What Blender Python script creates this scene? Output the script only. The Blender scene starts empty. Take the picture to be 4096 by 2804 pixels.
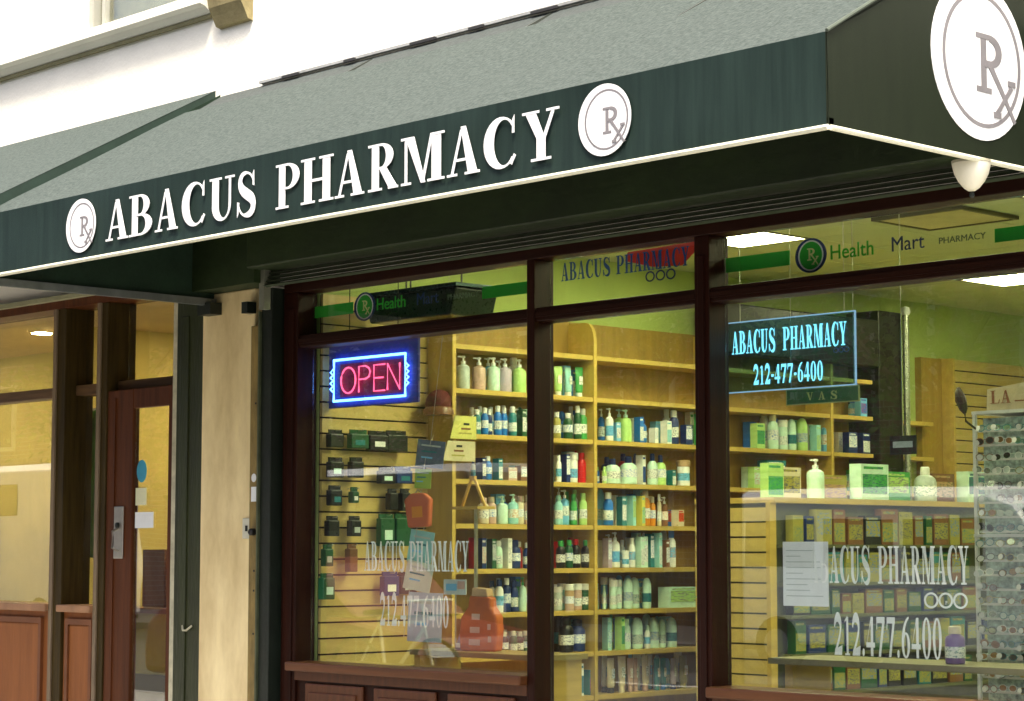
import bpy, math, random
from mathutils import Vector, Matrix
random.seed(7)
R = math.radians
sc = bpy.context.scene
COL = sc.collection

# ------------------------------------------------------------------ camera
EYE = (10.177, -8.005, 1.4)
pit, yaw = R(5.313), R(43.56)
fw = Vector((-math.cos(yaw)*math.cos(pit), math.sin(yaw)*math.cos(pit), math.sin(pit)))
rt = Vector((math.sin(yaw), math.cos(yaw), 0)); upv = rt.cross(fw)
cam = bpy.data.cameras.new('Camera'); cam.lens = 75.78; cam.sensor_width = 36; cam.clip_end = 400; cam.clip_start = .05
co = bpy.data.objects.new('Camera', cam); COL.objects.link(co)
co.matrix_world = Matrix(((rt.x, upv.x, -fw.x, EYE[0]), (rt.y, upv.y, -fw.y, EYE[1]), (rt.z, upv.z, -fw.z, EYE[2]), (0, 0, 0, 1)))
sc.camera = co

# ------------------------------------------------------------------ sky, sun, exposure
EXPO = 1.6
SUN = Vector((.42, -.50, 1.22)).normalized()
w = bpy.data.worlds.new('World'); sc.world = w; w.use_nodes = True
nt = w.node_tree; sky = nt.nodes.new('ShaderNodeTexSky'); sky.sky_type = 'NISHITA'; sky.sun_disc = False
sky.sun_elevation = math.asin(SUN.z); sky.sun_rotation = math.atan2(SUN.x, SUN.y); sky.dust_density = 6.0; sky.air_density = .8
bg = nt.nodes['Background']; bg.inputs[1].default_value = .12; nt.links.new(sky.outputs[0], bg.inputs[0])
sl = bpy.data.lights.new('sun', 'SUN'); sl.energy = 2.0; sl.angle = R(12); sl.color = (1, .93, .78)
so = bpy.data.objects.new('sun', sl); COL.objects.link(so); so.rotation_euler = (-SUN).to_track_quat('-Z', 'Y').to_euler()
sc.view_settings.view_transform = 'Standard'; sc.view_settings.look = 'None'; sc.view_settings.gamma = 1
sc.view_settings.exposure = EXPO; sc.view_settings.use_curve_mapping = False
sc.cycles.use_denoising = True
try: sc.cycles.denoiser = 'OPENIMAGEDENOISE'
except Exception: pass
sc.cycles.max_bounces = 8; sc.cycles.diffuse_bounces = 4; sc.cycles.glossy_bounces = 4; sc.cycles.transparent_max_bounces = 24
sc.cycles.caustics_reflective = False; sc.cycles.caustics_refractive = False; sc.cycles.sample_clamp_indirect = 6

# ------------------------------------------------------------------ materials
MATS = {}
def mat(name, col, rough=.5, var=.12, scale=6., bump=0., bscale=60., spec=.4, metal=0., stretch=(1, 1, 1), col2=None, sheen=0.):
    """procedural surface: noise mixes two tones of the colour, finer noise gives relief and roughness"""
    if name in MATS: return MATS[name]
    m = bpy.data.materials.new(name); m.use_nodes = True; t = m.node_tree; n = t.nodes; b = n['Principled BSDF']
    tc = n.new('ShaderNodeTexCoord'); mp = n.new('ShaderNodeMapping'); mp.inputs['Scale'].default_value = stretch
    t.links.new(tc.outputs['Object'], mp.inputs[0])
    ns = n.new('ShaderNodeTexNoise'); ns.inputs['Scale'].default_value = scale; ns.inputs['Detail'].default_value = 6; ns.inputs['Roughness'].default_value = .62
    t.links.new(mp.outputs[0], ns.inputs['Vector'])
    rp = n.new('ShaderNodeValToRGB')
    lo = [c*(1-var) for c in col] if col2 is None else list(col2); hi = [min(1, c*(1+var)) for c in col]
    rp.color_ramp.elements[0].position = .3; rp.color_ramp.elements[1].position = .7
    rp.color_ramp.elements[0].color = (*lo, 1); rp.color_ramp.elements[1].color = (*hi, 1)
    t.links.new(ns.outputs['Fac'], rp.inputs[0]); t.links.new(rp.outputs[0], b.inputs['Base Color'])
    b.inputs['Roughness'].default_value = rough; b.inputs['Specular IOR Level'].default_value = spec; b.inputs['Metallic'].default_value = metal
    if sheen: b.inputs['Sheen Weight'].default_value = sheen; b.inputs['Sheen Roughness'].default_value = .4
    n2 = n.new('ShaderNodeTexNoise'); n2.inputs['Scale'].default_value = bscale; n2.inputs['Detail'].default_value = 4
    t.links.new(mp.outputs[0], n2.inputs['Vector'])
    mr = n.new('ShaderNodeMapRange'); mr.inputs[3].default_value = max(.02, rough-.12); mr.inputs[4].default_value = min(1, rough+.12)
    t.links.new(n2.outputs['Fac'], mr.inputs[0]); t.links.new(mr.outputs[0], b.inputs['Roughness'])
    if bump:
        bp = n.new('ShaderNodeBump'); bp.inputs['Strength'].default_value = bump; bp.inputs['Distance'].default_value = .01
        t.links.new(n2.outputs['Fac'], bp.inputs['Height']); t.links.new(bp.outputs[0], b.inputs['Normal'])
    MATS[name] = m; return m
def glow(name, col, disp):
    """lit lamp surface; disp is its brightness as it should read at this exposure"""
    if name in MATS: return MATS[name]
    m = bpy.data.materials.new(name); m.use_nodes = True; t = m.node_tree; t.nodes.clear()
    e = t.nodes.new('ShaderNodeEmission'); e.inputs[0].default_value = (*col, 1); e.inputs[1].default_value = disp/2**EXPO
    ns = t.nodes.new('ShaderNodeTexNoise'); ns.inputs['Scale'].default_value = 30
    mr = t.nodes.new('ShaderNodeMapRange'); mr.inputs[3].default_value = .85*disp/2**EXPO; mr.inputs[4].default_value = 1.15*disp/2**EXPO
    t.links.new(ns.outputs['Fac'], mr.inputs[0]); t.links.new(mr.outputs[0], e.inputs[1])
    o = t.nodes.new('ShaderNodeOutputMaterial'); t.links.new(e.outputs[0], o.inputs[0]); MATS[name] = m; return m
def glassmat(name, tint=(1, 1, 1), k=1.5, rough=.0, wob=.02):
    if name in MATS: return MATS[name]
    m = bpy.data.materials.new(name); m.use_nodes = True; t = m.node_tree; t.nodes.clear(); n = t.nodes
    tr = n.new('ShaderNodeBsdfTransparent'); tr.inputs[0].default_value = (*tint, 1)
    gl = n.new('ShaderNodeBsdfGlossy'); gl.inputs['Roughness'].default_value = rough
    ge = n.new('ShaderNodeNewGeometry'); dt = n.new('ShaderNodeVectorMath'); dt.operation = 'DOT_PRODUCT'; t.links.new(ge.outputs['Normal'], dt.inputs[0]); t.links.new(ge.outputs['Incoming'], dt.inputs[1])
    def mth(op, a, b=None):
        q = n.new('ShaderNodeMath'); q.operation = op
        for i, v in enumerate((a, b)):
            if v is None: continue
            if isinstance(v, (int, float)): q.inputs[i].default_value = v
            else: t.links.new(v, q.inputs[i])
        return q.outputs[0]
    fr = mth('ADD', .042, mth('MULTIPLY', .958, mth('POWER', mth('SUBTRACT', 1., mth('ABSOLUTE', dt.outputs['Value'])), 5.)))   # Schlick reflectance of a thin pane
    ma = n.new('ShaderNodeMath'); ma.operation = 'MULTIPLY'; ma.inputs[1].default_value = k; ma.use_clamp = True
    mx = n.new('ShaderNodeMixShader'); o = n.new('ShaderNodeOutputMaterial')
    tc = n.new('ShaderNodeTexCoord'); ns = n.new('ShaderNodeTexNoise'); ns.inputs['Scale'].default_value = 1.2; ns.inputs['Detail'].default_value = 1
    bp = n.new('ShaderNodeBump'); bp.inputs['Strength'].default_value = wob; bp.inputs['Distance'].default_value = .05
    t.links.new(tc.outputs['Object'], ns.inputs['Vector']); t.links.new(ns.outputs['Fac'], bp.inputs['Height']); t.links.new(bp.outputs[0], gl.inputs['Normal'])
    t.links.new(fr, ma.inputs[0]); t.links.new(ma.outputs[0], mx.inputs[0]); t.links.new(tr.outputs[0], mx.inputs[1]); t.links.new(gl.outputs[0], mx.inputs[2])
    df = n.new('ShaderNodeBsdfDiffuse'); df.inputs[0].default_value = (.7, .7, .66, 1); mx2 = n.new('ShaderNodeMixShader')          # thin uneven film of dust
    mp = n.new('ShaderNodeMapping'); mp.inputs['Scale'].default_value = (2.5, 1, .8); n3 = n.new('ShaderNodeTexNoise'); n3.inputs['Scale'].default_value = 4; n3.inputs['Detail'].default_value = 8; n3.inputs['Roughness'].default_value = .7
    m3 = n.new('ShaderNodeMapRange'); m3.inputs[1].default_value = .42; m3.inputs[2].default_value = .8; m3.inputs[3].default_value = .003; m3.inputs[4].default_value = .03
    t.links.new(tc.outputs['Object'], mp.inputs[0]); t.links.new(mp.outputs[0], n3.inputs['Vector']); t.links.new(n3.outputs['Fac'], m3.inputs[0]); t.links.new(m3.outputs[0], mx2.inputs[0])
    t.links.new(mx.outputs[0], mx2.inputs[1]); t.links.new(df.outputs[0], mx2.inputs[2]); t.links.new(mx2.outputs[0], o.inputs[0]); MATS[name] = m; return m

# ------------------------------------------------------------------ mesh helpers
class MB:
    def __init__(s): s.v = []; s.f = []
    def box(s, x0, x1, y0, y1, z0, z1):
        i = len(s.v); s.v += [(x, y, z) for z in (z0, z1) for y in (y0, y1) for x in (x0, x1)]
        s.f += [tuple(i+k for k in q) for q in ((0, 2, 3, 1), (4, 5, 7, 6), (0, 1, 5, 4), (2, 6, 7, 3), (0, 4, 6, 2), (1, 3, 7, 5))]; return s
    def cbox(s, c, d): return s.box(c[0]-d[0]/2, c[0]+d[0]/2, c[1]-d[1]/2, c[1]+d[1]/2, c[2]-d[2]/2, c[2]+d[2]/2)
    def poly(s, pts): i = len(s.v); s.v += [tuple(p) for p in pts]; s.f.append(tuple(range(i, i+len(pts)))); return s
    def prism(s, pts, off):
        """closed prism: polygon pts (3-D) swept by vector off"""
        n = len(pts); i = len(s.v); off = Vector(off); s.v += [tuple(p) for p in pts]+[tuple(Vector(p)+off) for p in pts]
        s.f.append(tuple(i+k for k in reversed(range(n)))); s.f.append(tuple(i+n+k for k in range(n)))
        s.f += [(i+k, i+(k+1) % n, i+n+(k+1) % n, i+n+k) for k in range(n)]; return s
    def lathe(s, prof, n=14, c=(0, 0, 0), sx=1., sy=1.):
        i = len(s.v)
        for r, z in prof:
            s.v += [(c[0]+sx*r*math.cos(2*math.pi*k/n), c[1]+sy*r*math.sin(2*math.pi*k/n), c[2]+z) for k in range(n)]
        for j in range(len(prof)-1):
            s.f += [(i+j*n+k, i+j*n+(k+1) % n, i+(j+1)*n+(k+1) % n, i+(j+1)*n+k) for k in range(n)]
        s.f.append(tuple(i+k for k in reversed(range(n)))); s.f.append(tuple(i+(len(prof)-1)*n+k for k in range(n))); return s
    def tube(s, pts, r, n=7, closed=False):
        pts = [Vector(p) for p in pts]; i = len(s.v); m = len(pts)
        for j, p in enumerate(pts):
            a = pts[(j-1) % m] if (closed or j > 0) else p; b = pts[(j+1) % m] if (closed or j < m-1) else p
            d = (b-a).normalized(); u = d.orthogonal().normalized() if abs(d.z) > .95 else d.cross(Vector((0, 0, 1))).normalized(); v = d.cross(u)
            rr = r[j] if isinstance(r, (list, tuple)) else r
            s.v += [tuple(p+u*rr*math.cos(2*math.pi*k/n)+v*rr*math.sin(2*math.pi*k/n)) for k in range(n)]
        for j in range(m if closed else m-1):
            q = (j+1) % m; s.f += [(i+j*n+k, i+j*n+(k+1) % n, i+q*n+(k+1) % n, i+q*n+k) for k in range(n)]
        if not closed: s.f.append(tuple(i+k for k in reversed(range(n)))); s.f.append(tuple(i+(m-1)*n+k for k in range(n)))
        return s
    def mesh(s, name, m, smooth=False):
        me = bpy.data.meshes.new(name); me.from_pydata(s.v, [], s.f); me.validate()
        if m: me.materials.append(m)
        if smooth:
            for p in me.polygons: p.use_smooth = True
            me.set_sharp_from_angle(angle=R(40))
        me.update(); return me
    def build(s, name, m, parent=None, smooth=False, bevel=0., loc=None):
        o = bpy.data.objects.new(name, s.mesh(name, m, smooth)); COL.objects.link(o); o.parent = parent
        if loc: o.location = loc
        if bevel:
            b = o.modifiers.new('bevel', 'BEVEL'); b.width = bevel; b.segments = 2; b.limit_method = 'ANGLE'
        return o
def tag(o, label, cat, group=None):
    o['label'] = label; o['category'] = cat
    if group: o['group'] = group
    return o
def structure(o, kind='structure'): o['kind'] = kind; return o
def thing(name, loc, label, cat, group=None):
    o = bpy.data.objects.new(name, None); COL.objects.link(o); o.location = loc; o.empty_display_size = .1
    return tag(o, label, cat, group)
def sub(o, parent):                      # parent without moving: child mesh is in world coordinates
    o.parent = parent; o.matrix_parent_inverse = Matrix.Translation(-Vector(parent.location)); return o
def place(mesh, name, parent=None, loc=(0, 0, 0), rot=(0, 0, 0), scale=(1, 1, 1)):
    o = bpy.data.objects.new(name, mesh); COL.objects.link(o); o.parent = parent; o.location = loc; o.rotation_euler = rot; o.scale = scale; return o
def wb(mb, name, m, parent, smooth=False, bevel=0.): return sub(mb.build(name, m, None, smooth, bevel), parent)
ORD = ['first', 'second', 'third', 'fourth', 'fifth', 'sixth', 'seventh', 'eighth', 'ninth', 'tenth', 'eleventh', 'twelfth', 'thirteenth', 'fourteenth', 'fifteenth', 'sixteenth', 'seventeenth', 'eighteenth', 'nineteenth', 'twentieth', 'twenty-first', 'twenty-second', 'twenty-third', 'twenty-fourth', 'twenty-fifth']

# ------------------------------------------------------------------ lettering (serif capitals and figures drawn as strokes)
def arc(cx, cy, ro, ri, a0, a1, n=14, ci=None):
    ci = ci or (cx, cy); q = []
    for k in range(n):
        t0 = R(a0+(a1-a0)*k/n); t1 = R(a0+(a1-a0)*(k+1)/n)
        q.append([(cx+ro[0]*math.cos(t0), cy+ro[1]*math.sin(t0)), (cx+ro[0]*math.cos(t1), cy+ro[1]*math.sin(t1)),
                  (ci[0]+ri[0]*math.cos(t1), ci[1]+ri[1]*math.sin(t1)), (ci[0]+ri[0]*math.cos(t0), ci[1]+ri[1]*math.sin(t0))])
    return q
def rc(x0, y0, x1, y1): return [[(x0, y0), (x1, y0), (x1, y1), (x0, y1)]]
def qd(*p): return [list(p)]
def ser(x0, x1, y=0, h=.05): return rc(x0, y, x1, y+h)
def stroke(pts, wd):
    q = []; n = len(pts); L = []; Rr = []
    for i, (x, y) in enumerate(pts):
        x0, y0 = pts[max(0, i-1)]; x1, y1 = pts[min(n-1, i+1)]; d = math.hypot(x1-x0, y1-y0) or 1; nx, ny = -(y1-y0)/d, (x1-x0)/d; h = wd[i]/2
        L.append((x+nx*h, y+ny*h)); Rr.append((x-nx*h, y-ny*h))
    for i in range(n-1): q.append([L[i], Rr[i], Rr[i+1], L[i+1]])
    return q
def bez(p, n=8):
    out = []
    for i in range(0, len(p)-3, 3):
        for k in range(n):
            t = k/n; a, b, c, d = p[i:i+4]; f = ((1-t)**3, 3*t*(1-t)**2, 3*t*t*(1-t), t**3)
            out.append((sum(f[j]*q[0] for j, q in enumerate((a, b, c, d))), sum(f[j]*q[1] for j, q in enumerate((a, b, c, d)))))
    return out+[p[-1]]
def bowl(y0, y1, x1, xm=.46, t=.24, hl=.05):
    c = (y0+y1)/2; r = (y1-y0)/2
    return [arc(xm, c, (x1-xm, r), (x1-xm-t, r-hl), -90, 90), rc(.3, y1-hl, xm, y1), rc(.3, y0, xm, y0+hl)]
def glyph(c):
    if c == 'A': return [qd((.40, .93), (.50, 1), (.19, .04), (.11, .04)), qd((.42, 1), (.57, 1), (.92, .04), (.64, .04)), rc(.22, .29, .74, .345), ser(0, .31), ser(.55, 1)]
    if c == 'B': return [rc(.12, .03, .37, .97), ser(0, .42), ser(0, .42, .95)]+bowl(.48, 1, .86)+bowl(0, .53, .98, .5, .26)
    if c == 'P': return [rc(.13, .03, .4, .97), ser(0, .54), ser(0, .42, .95)]+bowl(.42, 1, 1., .5, .27)
    if c == 'R': return [rc(.12, .03, .36, .97), ser(0, .46), ser(0, .4, .95)]+bowl(.45, 1, .84, .44, .24)+[qd((.36, .5), (.58, .5), (.98, .02), (.70, .02)), ser(.68, 1.0)]
    if c == 'H': return [rc(.1, .03, .33, .97), rc(.67, .03, .9, .97), rc(.3, .47, .7, .53), ser(0, .43), ser(0, .43, .95), ser(.57, 1), ser(.57, 1, .95)]
    if c == 'M': return [rc(.08, .03, .14, .97), qd((.1, 1), (.3, 1), (.56, .0), (.46, .0)), qd((.74, 1), (.68, 1), (.47, .0), (.53, .0)), rc(.71, .03, .92, .97), ser(0, .23), ser(0, .26, .95), ser(.62, 1), ser(.72, 1, .95)]
    if c == 'Y': return [qd((.08, .97), (.36, .97), (.62, .42), (.4, .42)), qd((.8, .97), (.89, .97), (.62, .40), (.54, .44)), rc(.39, .03, .63, .46), ser(.24, .78), ser(0, .46, .95), ser(.66, 1, .95)]
    if c == 'U': return [rc(.1, .33, .36, .97), rc(.76, .33, .84, .97), arc(.47, .34, (.37, .36), (.2, .29), 180, 360, 16, (.56, .34)), ser(0, .47, .95), ser(.62, .98, .95)]
    if c == 'C': return [arc(.52, .5, (.52, .525), (.31, .46), 42, 318, 22, (.62, .5)), qd((.86, .66), (.93, .66), (.93, 1.02), (.87, .93)), qd((.80, .06), (.86, .02), (.98, .2), (.92, .24))]
    if c == 'S':
        p = bez([(.86, .74), (.80, .93), (.62, .99), (.46, .985), (.22, .97), (.12, .78), (.26, .64), (.44, .47), (.86, .44), (.86, .24), (.86, .04), (.62, .0), (.46, .01), (.28, .02), (.16, .12), (.1, .3)], 7)
        n = len(p); wd = [.05+.21*max(0, math.sin(math.pi*min(1, max(0, (i/n-.16)/.66))))**1.1 for i in range(n)]
        return [stroke(p, wd), qd((.82, .68), (.9, .66), (.88, 1.02), (.82, .94)), qd((.06, -.02), (.12, .06), (.16, .32), (.06, .34))]
    if c == '0': return [arc(.5, .5, (.46, .52), (.2, .46), 0, 360, 28)]
    if c == '1': return [rc(.4, .03, .66, .98), ser(.2, .86), qd((.16, .84), (.4, .9), (.5, 1.0), (.16, .88))]
    if c == '2':
        p = bez([(.1, .72), (.14, .96), (.42, 1.02), (.6, .94), (.94, .8), (.8, .5), (.16, .07)], 8); n = len(p)
        return [stroke(p, [.08+.18*math.sin(math.pi*min(1, i/n*1.25)) if i/n < .7 else .14 for i in range(n)]), qd((.06, .0), (.9, .0), (.96, .26), (.16, .14))]
    if c == '4': return [rc(.52, .0, .78, 1.0), qd((.04, .24), (.1, .34), (.62, 1.0), (.54, .98)), rc(.03, .22, .97, .35)]
    if c == '6': return [arc(.52, .31, (.44, .325), (.19, .27), 0, 360, 24), stroke(bez([(.2, .34), (.2, .66), (.46, .92), (.84, 1.0)], 8), [.22, .24, .23, .2, .17, .14, .11, .08, .05])]
    if c == '7': return [rc(.06, .84, .94, 1.0), qd((.7, .86), (.92, .86), (.5, .0), (.26, .0)), qd((.06, .86), (.14, .86), (.1, .68), (.05, .68))]
    if c == '.': return [arc(.5, .09, (.34, .1), (.01, .01), 0, 360, 12)]
    if c == '-': return [rc(.1, .36, .9, .5)]
    if c == 'V': return [qd((.08, .97), (.36, .97), (.58, 0), (.48, 0)), qd((.8, .97), (.88, .97), (.58, 0), (.52, .02)), ser(0, .46, .95), ser(.66, 1, .95)]
    if c == 'L': return [rc(.14, .03, .4, .97), ser(0, .54, .95), ser(0, .9), qd((.84, .03), (.92, .03), (.98, .3), (.93, .3))]
    return []
def emit(els, o, u, v, nrm, su, sv, depth=.0015):
    """strokes -> thin raised mesh; each stroke a hair prouder than the last so no two faces share a plane"""
    o, u, v, nrm = Vector(o), Vector(u), Vector(v), Vector(nrm); m = MB()
    for k, e in enumerate(els):
        d = depth+.00035*k
        for q in e:
            P = [o+u*(x*su)+v*(y*sv) for x, y in q]
            a = sum(((q[i][0]*q[(i+1) % len(q)][1]-q[(i+1) % len(q)][0]*q[i][1]) for i in range(len(q))))
            if (a < 0) == (u.cross(v).dot(nrm) > 0): P.reverse()
            m.prism(P, nrm*d)
    return m
def word(txt, parent, mt, o, u, v, nrm, width, height, gap=.12, sp=.55, wide={'M': 1.35, 'H': 1.1, '.': .35, '-': .5, '1': .8, 'U': 1.05}, depth=.0012):
    tot = sum((sp if c == ' ' else wide.get(c, 1.))+gap for c in txt)-gap; k = width/tot; x = 0; o = Vector(o)
    for c in txt:
        if c == ' ': x += (sp+gap)*k; continue
        wc = wide.get(c, 1.)*k
        wb(emit(glyph(c), o+Vector(u)*x, u, v, nrm, wc, height, depth), 'letter', mt, parent); x += wc+gap*k
def sans(txt, parent, mt, o, rot, size, name='lettering', ext=.0012, bold=0., sx=1.):
    cu = bpy.data.curves.new(name, 'FONT'); cu.body = txt; cu.size = size; cu.extrude = ext; cu.offset = bold; cu.fill_mode = 'BOTH'
    t = bpy.data.objects.new(name, cu); COL.objects.link(t); bpy.context.view_layer.update()
    me = bpy.data.meshes.new_from_object(t.evaluated_get(bpy.context.evaluated_depsgraph_get())); bpy.data.objects.remove(t)
    me.materials.clear(); me.materials.append(mt); ob = bpy.data.objects.new(name, me); COL.objects.link(ob)
    ob.location = o; ob.rotation_euler = rot; ob.scale = (sx, 1, 1); ob.parent = parent; ob.matrix_parent_inverse = Matrix.Translation(-Vector(parent.location)); return ob
FX, FZ, FN = (1, 0, 0), (0, 0, 1), (0, -1, 0)          # lettering that faces the street
FROT = (R(90), 0, 0)
RX = [rc(-.03, -.34, .09, .3), rc(-.13, -.40, .19, -.33), rc(-.13, .27, .2, .335), arc(.16, .13, (.26, .205), (.13, .12), -90, 90), rc(.05, -.075, .16, .01),
      stroke([(.14, -.02), (.42, -.36), (.68, -.70)], [.09, .075, .06]), stroke([(.62, -.26), (.46, -.44), (.30, -.62)], [.07, .06, .07]), rc(.22, -.68, .38, -.61), rc(.54, -.25, .70, -.18)]
def emblem(parent, cen, u, v, nrm, r, white, grey, name='emblem', off=(0, 0)):
    cen, u, v, nrm = Vector(cen), Vector(u), Vector(v), Vector(nrm)
    n = 48; pts = [cen+u*(r*math.cos(2*math.pi*k/n))+v*(r*math.sin(2*math.pi*k/n)) for k in range(n)]
    if u.cross(v).dot(nrm) < 0: pts.reverse()
    d = wb(MB().prism(pts, nrm*.003), name, white, parent)
    c2 = cen+u*off[0]+v*off[1]
    for nm, els in (('ring', [arc(0, 0, (.83, .84), (.77, .79), 0, 360, 48)]), ('letter', RX)):
        m = emit(els, c2, u, v, nrm, r, r, .0042); o = m.build(nm, grey); o.parent = d; o.matrix_parent_inverse = d.matrix_parent_inverse.copy(); o.matrix_parent_inverse = Matrix.Identity(4)
    return d

# ------------------------------------------------------------------ palette
cream_wall = mat('cream_render', (.90, .88, .78), .85, .05, 3, .25, 40)
stucco = mat('pier_stucco', (.92, .78, .44), .85, .06, 3.2, .35, 35, col2=(.60, .46, .22), stretch=(1, 1, .35))
brownwood = mat('dark_brown_wood', (.019, .0042, .0016), .45, .35, 3, .15, 30, spec=.15, stretch=(9, 9, .5))
railwood = mat('brown_rail_wood', (.019, .005, .002), .45, .3, 3, .15, 30, spec=.15, stretch=(.5, 9, 9))
redwood = mat('red_brown_panel', (.27, .098, .03), .5, .16, 3, .15, 30, spec=.2, stretch=(6, 6, .6))
doorwood = mat('door_brown', (.085, .026, .008), .45, .3, 3, .15, 30, spec=.15, stretch=(8, 8, .5))
greenpaint = mat('dark_green_paint', (.026, .033, .010), .4, .35, 5, .3, 25, stretch=(2, 2, .4))
neargreen = mat('black_green_metal', (.009, .014, .009), .45, .3, 5, .2, 30)
rust = mat('rusty_olive_metal', (.24, .17, .05), .6, .4, 6, .4, 40, col2=(.09, .065, .02), stretch=(2, 2, .6))
alu = mat('worn_aluminium', (.30, .31, .24), .4, .2, 8, .1, 60, metal=.6)
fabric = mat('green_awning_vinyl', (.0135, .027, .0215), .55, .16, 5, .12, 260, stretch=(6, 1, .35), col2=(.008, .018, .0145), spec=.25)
sidefab = mat('green_awning_side_vinyl', (.0115, .017, .008), .55, .12, 4, .12, 260, stretch=(1, 3, .5), col2=(.009, .0135, .0065), spec=.2)  # olive cast of the side light put into the vinyl colour
topfab = mat('sky_glare_awning_vinyl', (.086, .104, .096), .8, .15, 48, .3, 380, spec=.08, col2=(.040, .052, .047))  # sky glare and dust put into a paler colour than the fascia
inner = mat('shaded_awning_vinyl', (.010, .030, .014), .8, .3, 4)  # same vinyl as the fascia, inside shade put into the colour
pipe = mat('cream_piping', (.72, .72, .56), .5, .1, 30)
signwhite = mat('white_sign_vinyl', (.80, .81, .82), .45, .04, 12)
signgrey = mat('grey_sign_print', (.20, .19, .20), .5, .1, 12)
trimcream = mat('weathered_cream_trim', (.50, .48, .34), .7, .3, 9, .3, 30)
paperwhite = mat('white_paper', (.78, .82, .84), .8, .04, 10)
steel = mat('brushed_steel', (.5, .48, .42), .35, .15, 10, .1, 80, metal=.9)
glass = glassmat('window_glass', (.97, 1, .985), 2.9)
nglass = glassmat('neighbour_glass', (.94, .95, .88), 3.0, 0, .03)
asphalt = mat('asphalt', (.05, .05, .052), .9, .3, 3, .5, 80)
paving = mat('concrete_pavement', (.36, .35, .32), .85, .15, 2, .3, 50)

# ------------------------------------------------------------------ ground
structure(MB().box(-60, 60, -60, -4.2, -.53, -.13).build('road', asphalt))
structure(MB().box(-60, 60, -4.2, 12, -.5, 0).build('pavement', paving))
structure(MB().box(-60, 60, -4.34, -4.203, -.5, .004).build('kerb', mat('granite_kerb', (.4, .39, .37), .7)))
structure(MB().box(-60, 60, -30, -16.2, -.5, 0).build('far_pavement', paving))
m = MB()
for k in range(14): m.box(-30+k*4.5, -28+k*4.5, -10.26, -10.14, -.13, -.126)
structure(m.build('road_marking', mat('road_paint', (.7, .68, .6), .7, .2)))

# ------------------------------------------------------------------ upper building
B = thing('apartment_building', (0, .15, 3.02), 'cream rendered upper building wall with a ledge and window above the awnings', 'building')
m = MB(); m.box(-14, -2.63, 0, .3, 3.17, 9); m.box(-1.35, 9, 0, .3, 3.02, 9); m.box(-2.63, -1.35, 0, .3, 3.17, 4.965); m.box(-2.63, -1.35, 0, .3, 6.7, 9)
wb(m, 'wall', cream_wall, B)
m = MB(); P = [(0, 4.845), (-.03, 4.85), (-.075, 4.885), (-.12, 4.90), (-.12, 4.945), (0, 4.96)]
m.prism([(-14, y, z) for y, z in P], (12.98, 0, 0)); wb(m, 'ledge', cream_wall, B)
wb(MB().box(-14, -1.03, -.028, .0, 4.822, 4.845), 'ledge_shadow_strip', mat('olive_grey_shadow', (.26, .24, .13), .8, .2), B)  # dark strip painted for the shadow line under the ledge
m = MB(); P = [(0, 4.73), (-.04, 4.74), (-.07, 4.80), (-.10, 4.85), (-.12, 4.95), (-.12, 5.05), (0, 5.05)]
m.prism([(-.95, y, z) for y, z in P], (.34, 0, 0)); wb(m, 'corbel', mat('weathered_brown_stone', (.30, .25, .12), .85, .35, 6, .4), B)
W = wb(MB().box(-2.60, -2.545, .06, .14, 4.99, 6.68), 'window', mat('grey_window_frame', (.42, .42, .36), .6), B)
for nm, q in (('frame', (-2.47, -2.43, .08, .14, 4.99, 6.68)), ('sill', (-2.70, -1.28, -.05, .12, 4.955, 4.99)), ('frame', (-1.42, -1.36, .06, .14, 4.99, 6.68)), ('meeting_rail', (-2.43, -1.42, .09, .13, 5.8, 5.86))):
    wb(MB().box(*q), nm, MATS['grey_window_frame'] if nm != 'sill' else cream_wall, W)
wb(MB().box(-2.54, -1.42, .115, .121, 4.995, 6.675), 'pane', nglass, W)
wb(MB().box(-2.54, -1.42, .2, .21, 4.995, 6.675), 'blind', mat('pale_blind', (.55, .54, .45), .8), W)

# ------------------------------------------------------------------ awnings
def panel(p00, p10, p01, nu, nv, amp, thick, seed=1):
    """cloth panel: a grid between three corners with small sags and ripples, given thickness"""
    p00, p10, p01 = Vector(p00), Vector(p10), Vector(p01); e1, e2 = p10-p00, p01-p00; n = e1.cross(e2).normalized(); rnd = random.Random(seed); ph = [rnd.uniform(0, 6.3) for _ in range(8)]
    m = MB(); row = nu+1
    for s in (0, 1):
        for j in range(nv+1):
            for i in range(nu+1):
                a, b = i/nu, j/nv; ed = min(1, 6*b)*min(1, 6*(1-b))
                d = amp*ed*(math.sin(9*a*math.pi+ph[0])*.5+math.sin(23*a*math.pi+4*b+ph[1])*.25+math.sin(5*a*math.pi-3*b+ph[2])*.5-.6*math.sin(math.pi*b))
                m.v.append(tuple(p00+e1*a+e2*b+n*(d-s*thick)))
    o = row*(nv+1)
    for j in range(nv):
        for i in range(nu):
            a = j*row+i; m.f.append((a, a+1, a+row+1, a+row)); m.f.append((o+a, o+a+row, o+a+row+1, o+a+1))
    for i in range(nu): m.f.append((i, o+i, o+i+1, i+1)); a = nv*row+i; m.f.append((a, a+1, o+a+1, o+a))
    for j in range(nv): a = j*row; m.f.append((a, a+row, o+a+row, o+a)); a = j*row+nu; m.f.append((a, o+a, o+a+row, a+row))
    return m
XL, XR, AP, ZB, ZF, ZT = -.95, 5.25, -1.7, 2.975, 3.335, 4.305
A = thing('pharmacy_awning', (2.15, 0, ZB), 'green shed awning lettered ABACUS PHARMACY with round Rx emblems and cream piping', 'awning')
k = .84; ys, zs = AP*(1-k), ZF+(ZT-ZF)*k
wb(panel((XL, AP, ZF), (XR, AP, ZF), (XL, ys, zs), 90, 14, .012, .004, 3), 'top_panel', topfab, A, True)
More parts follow.
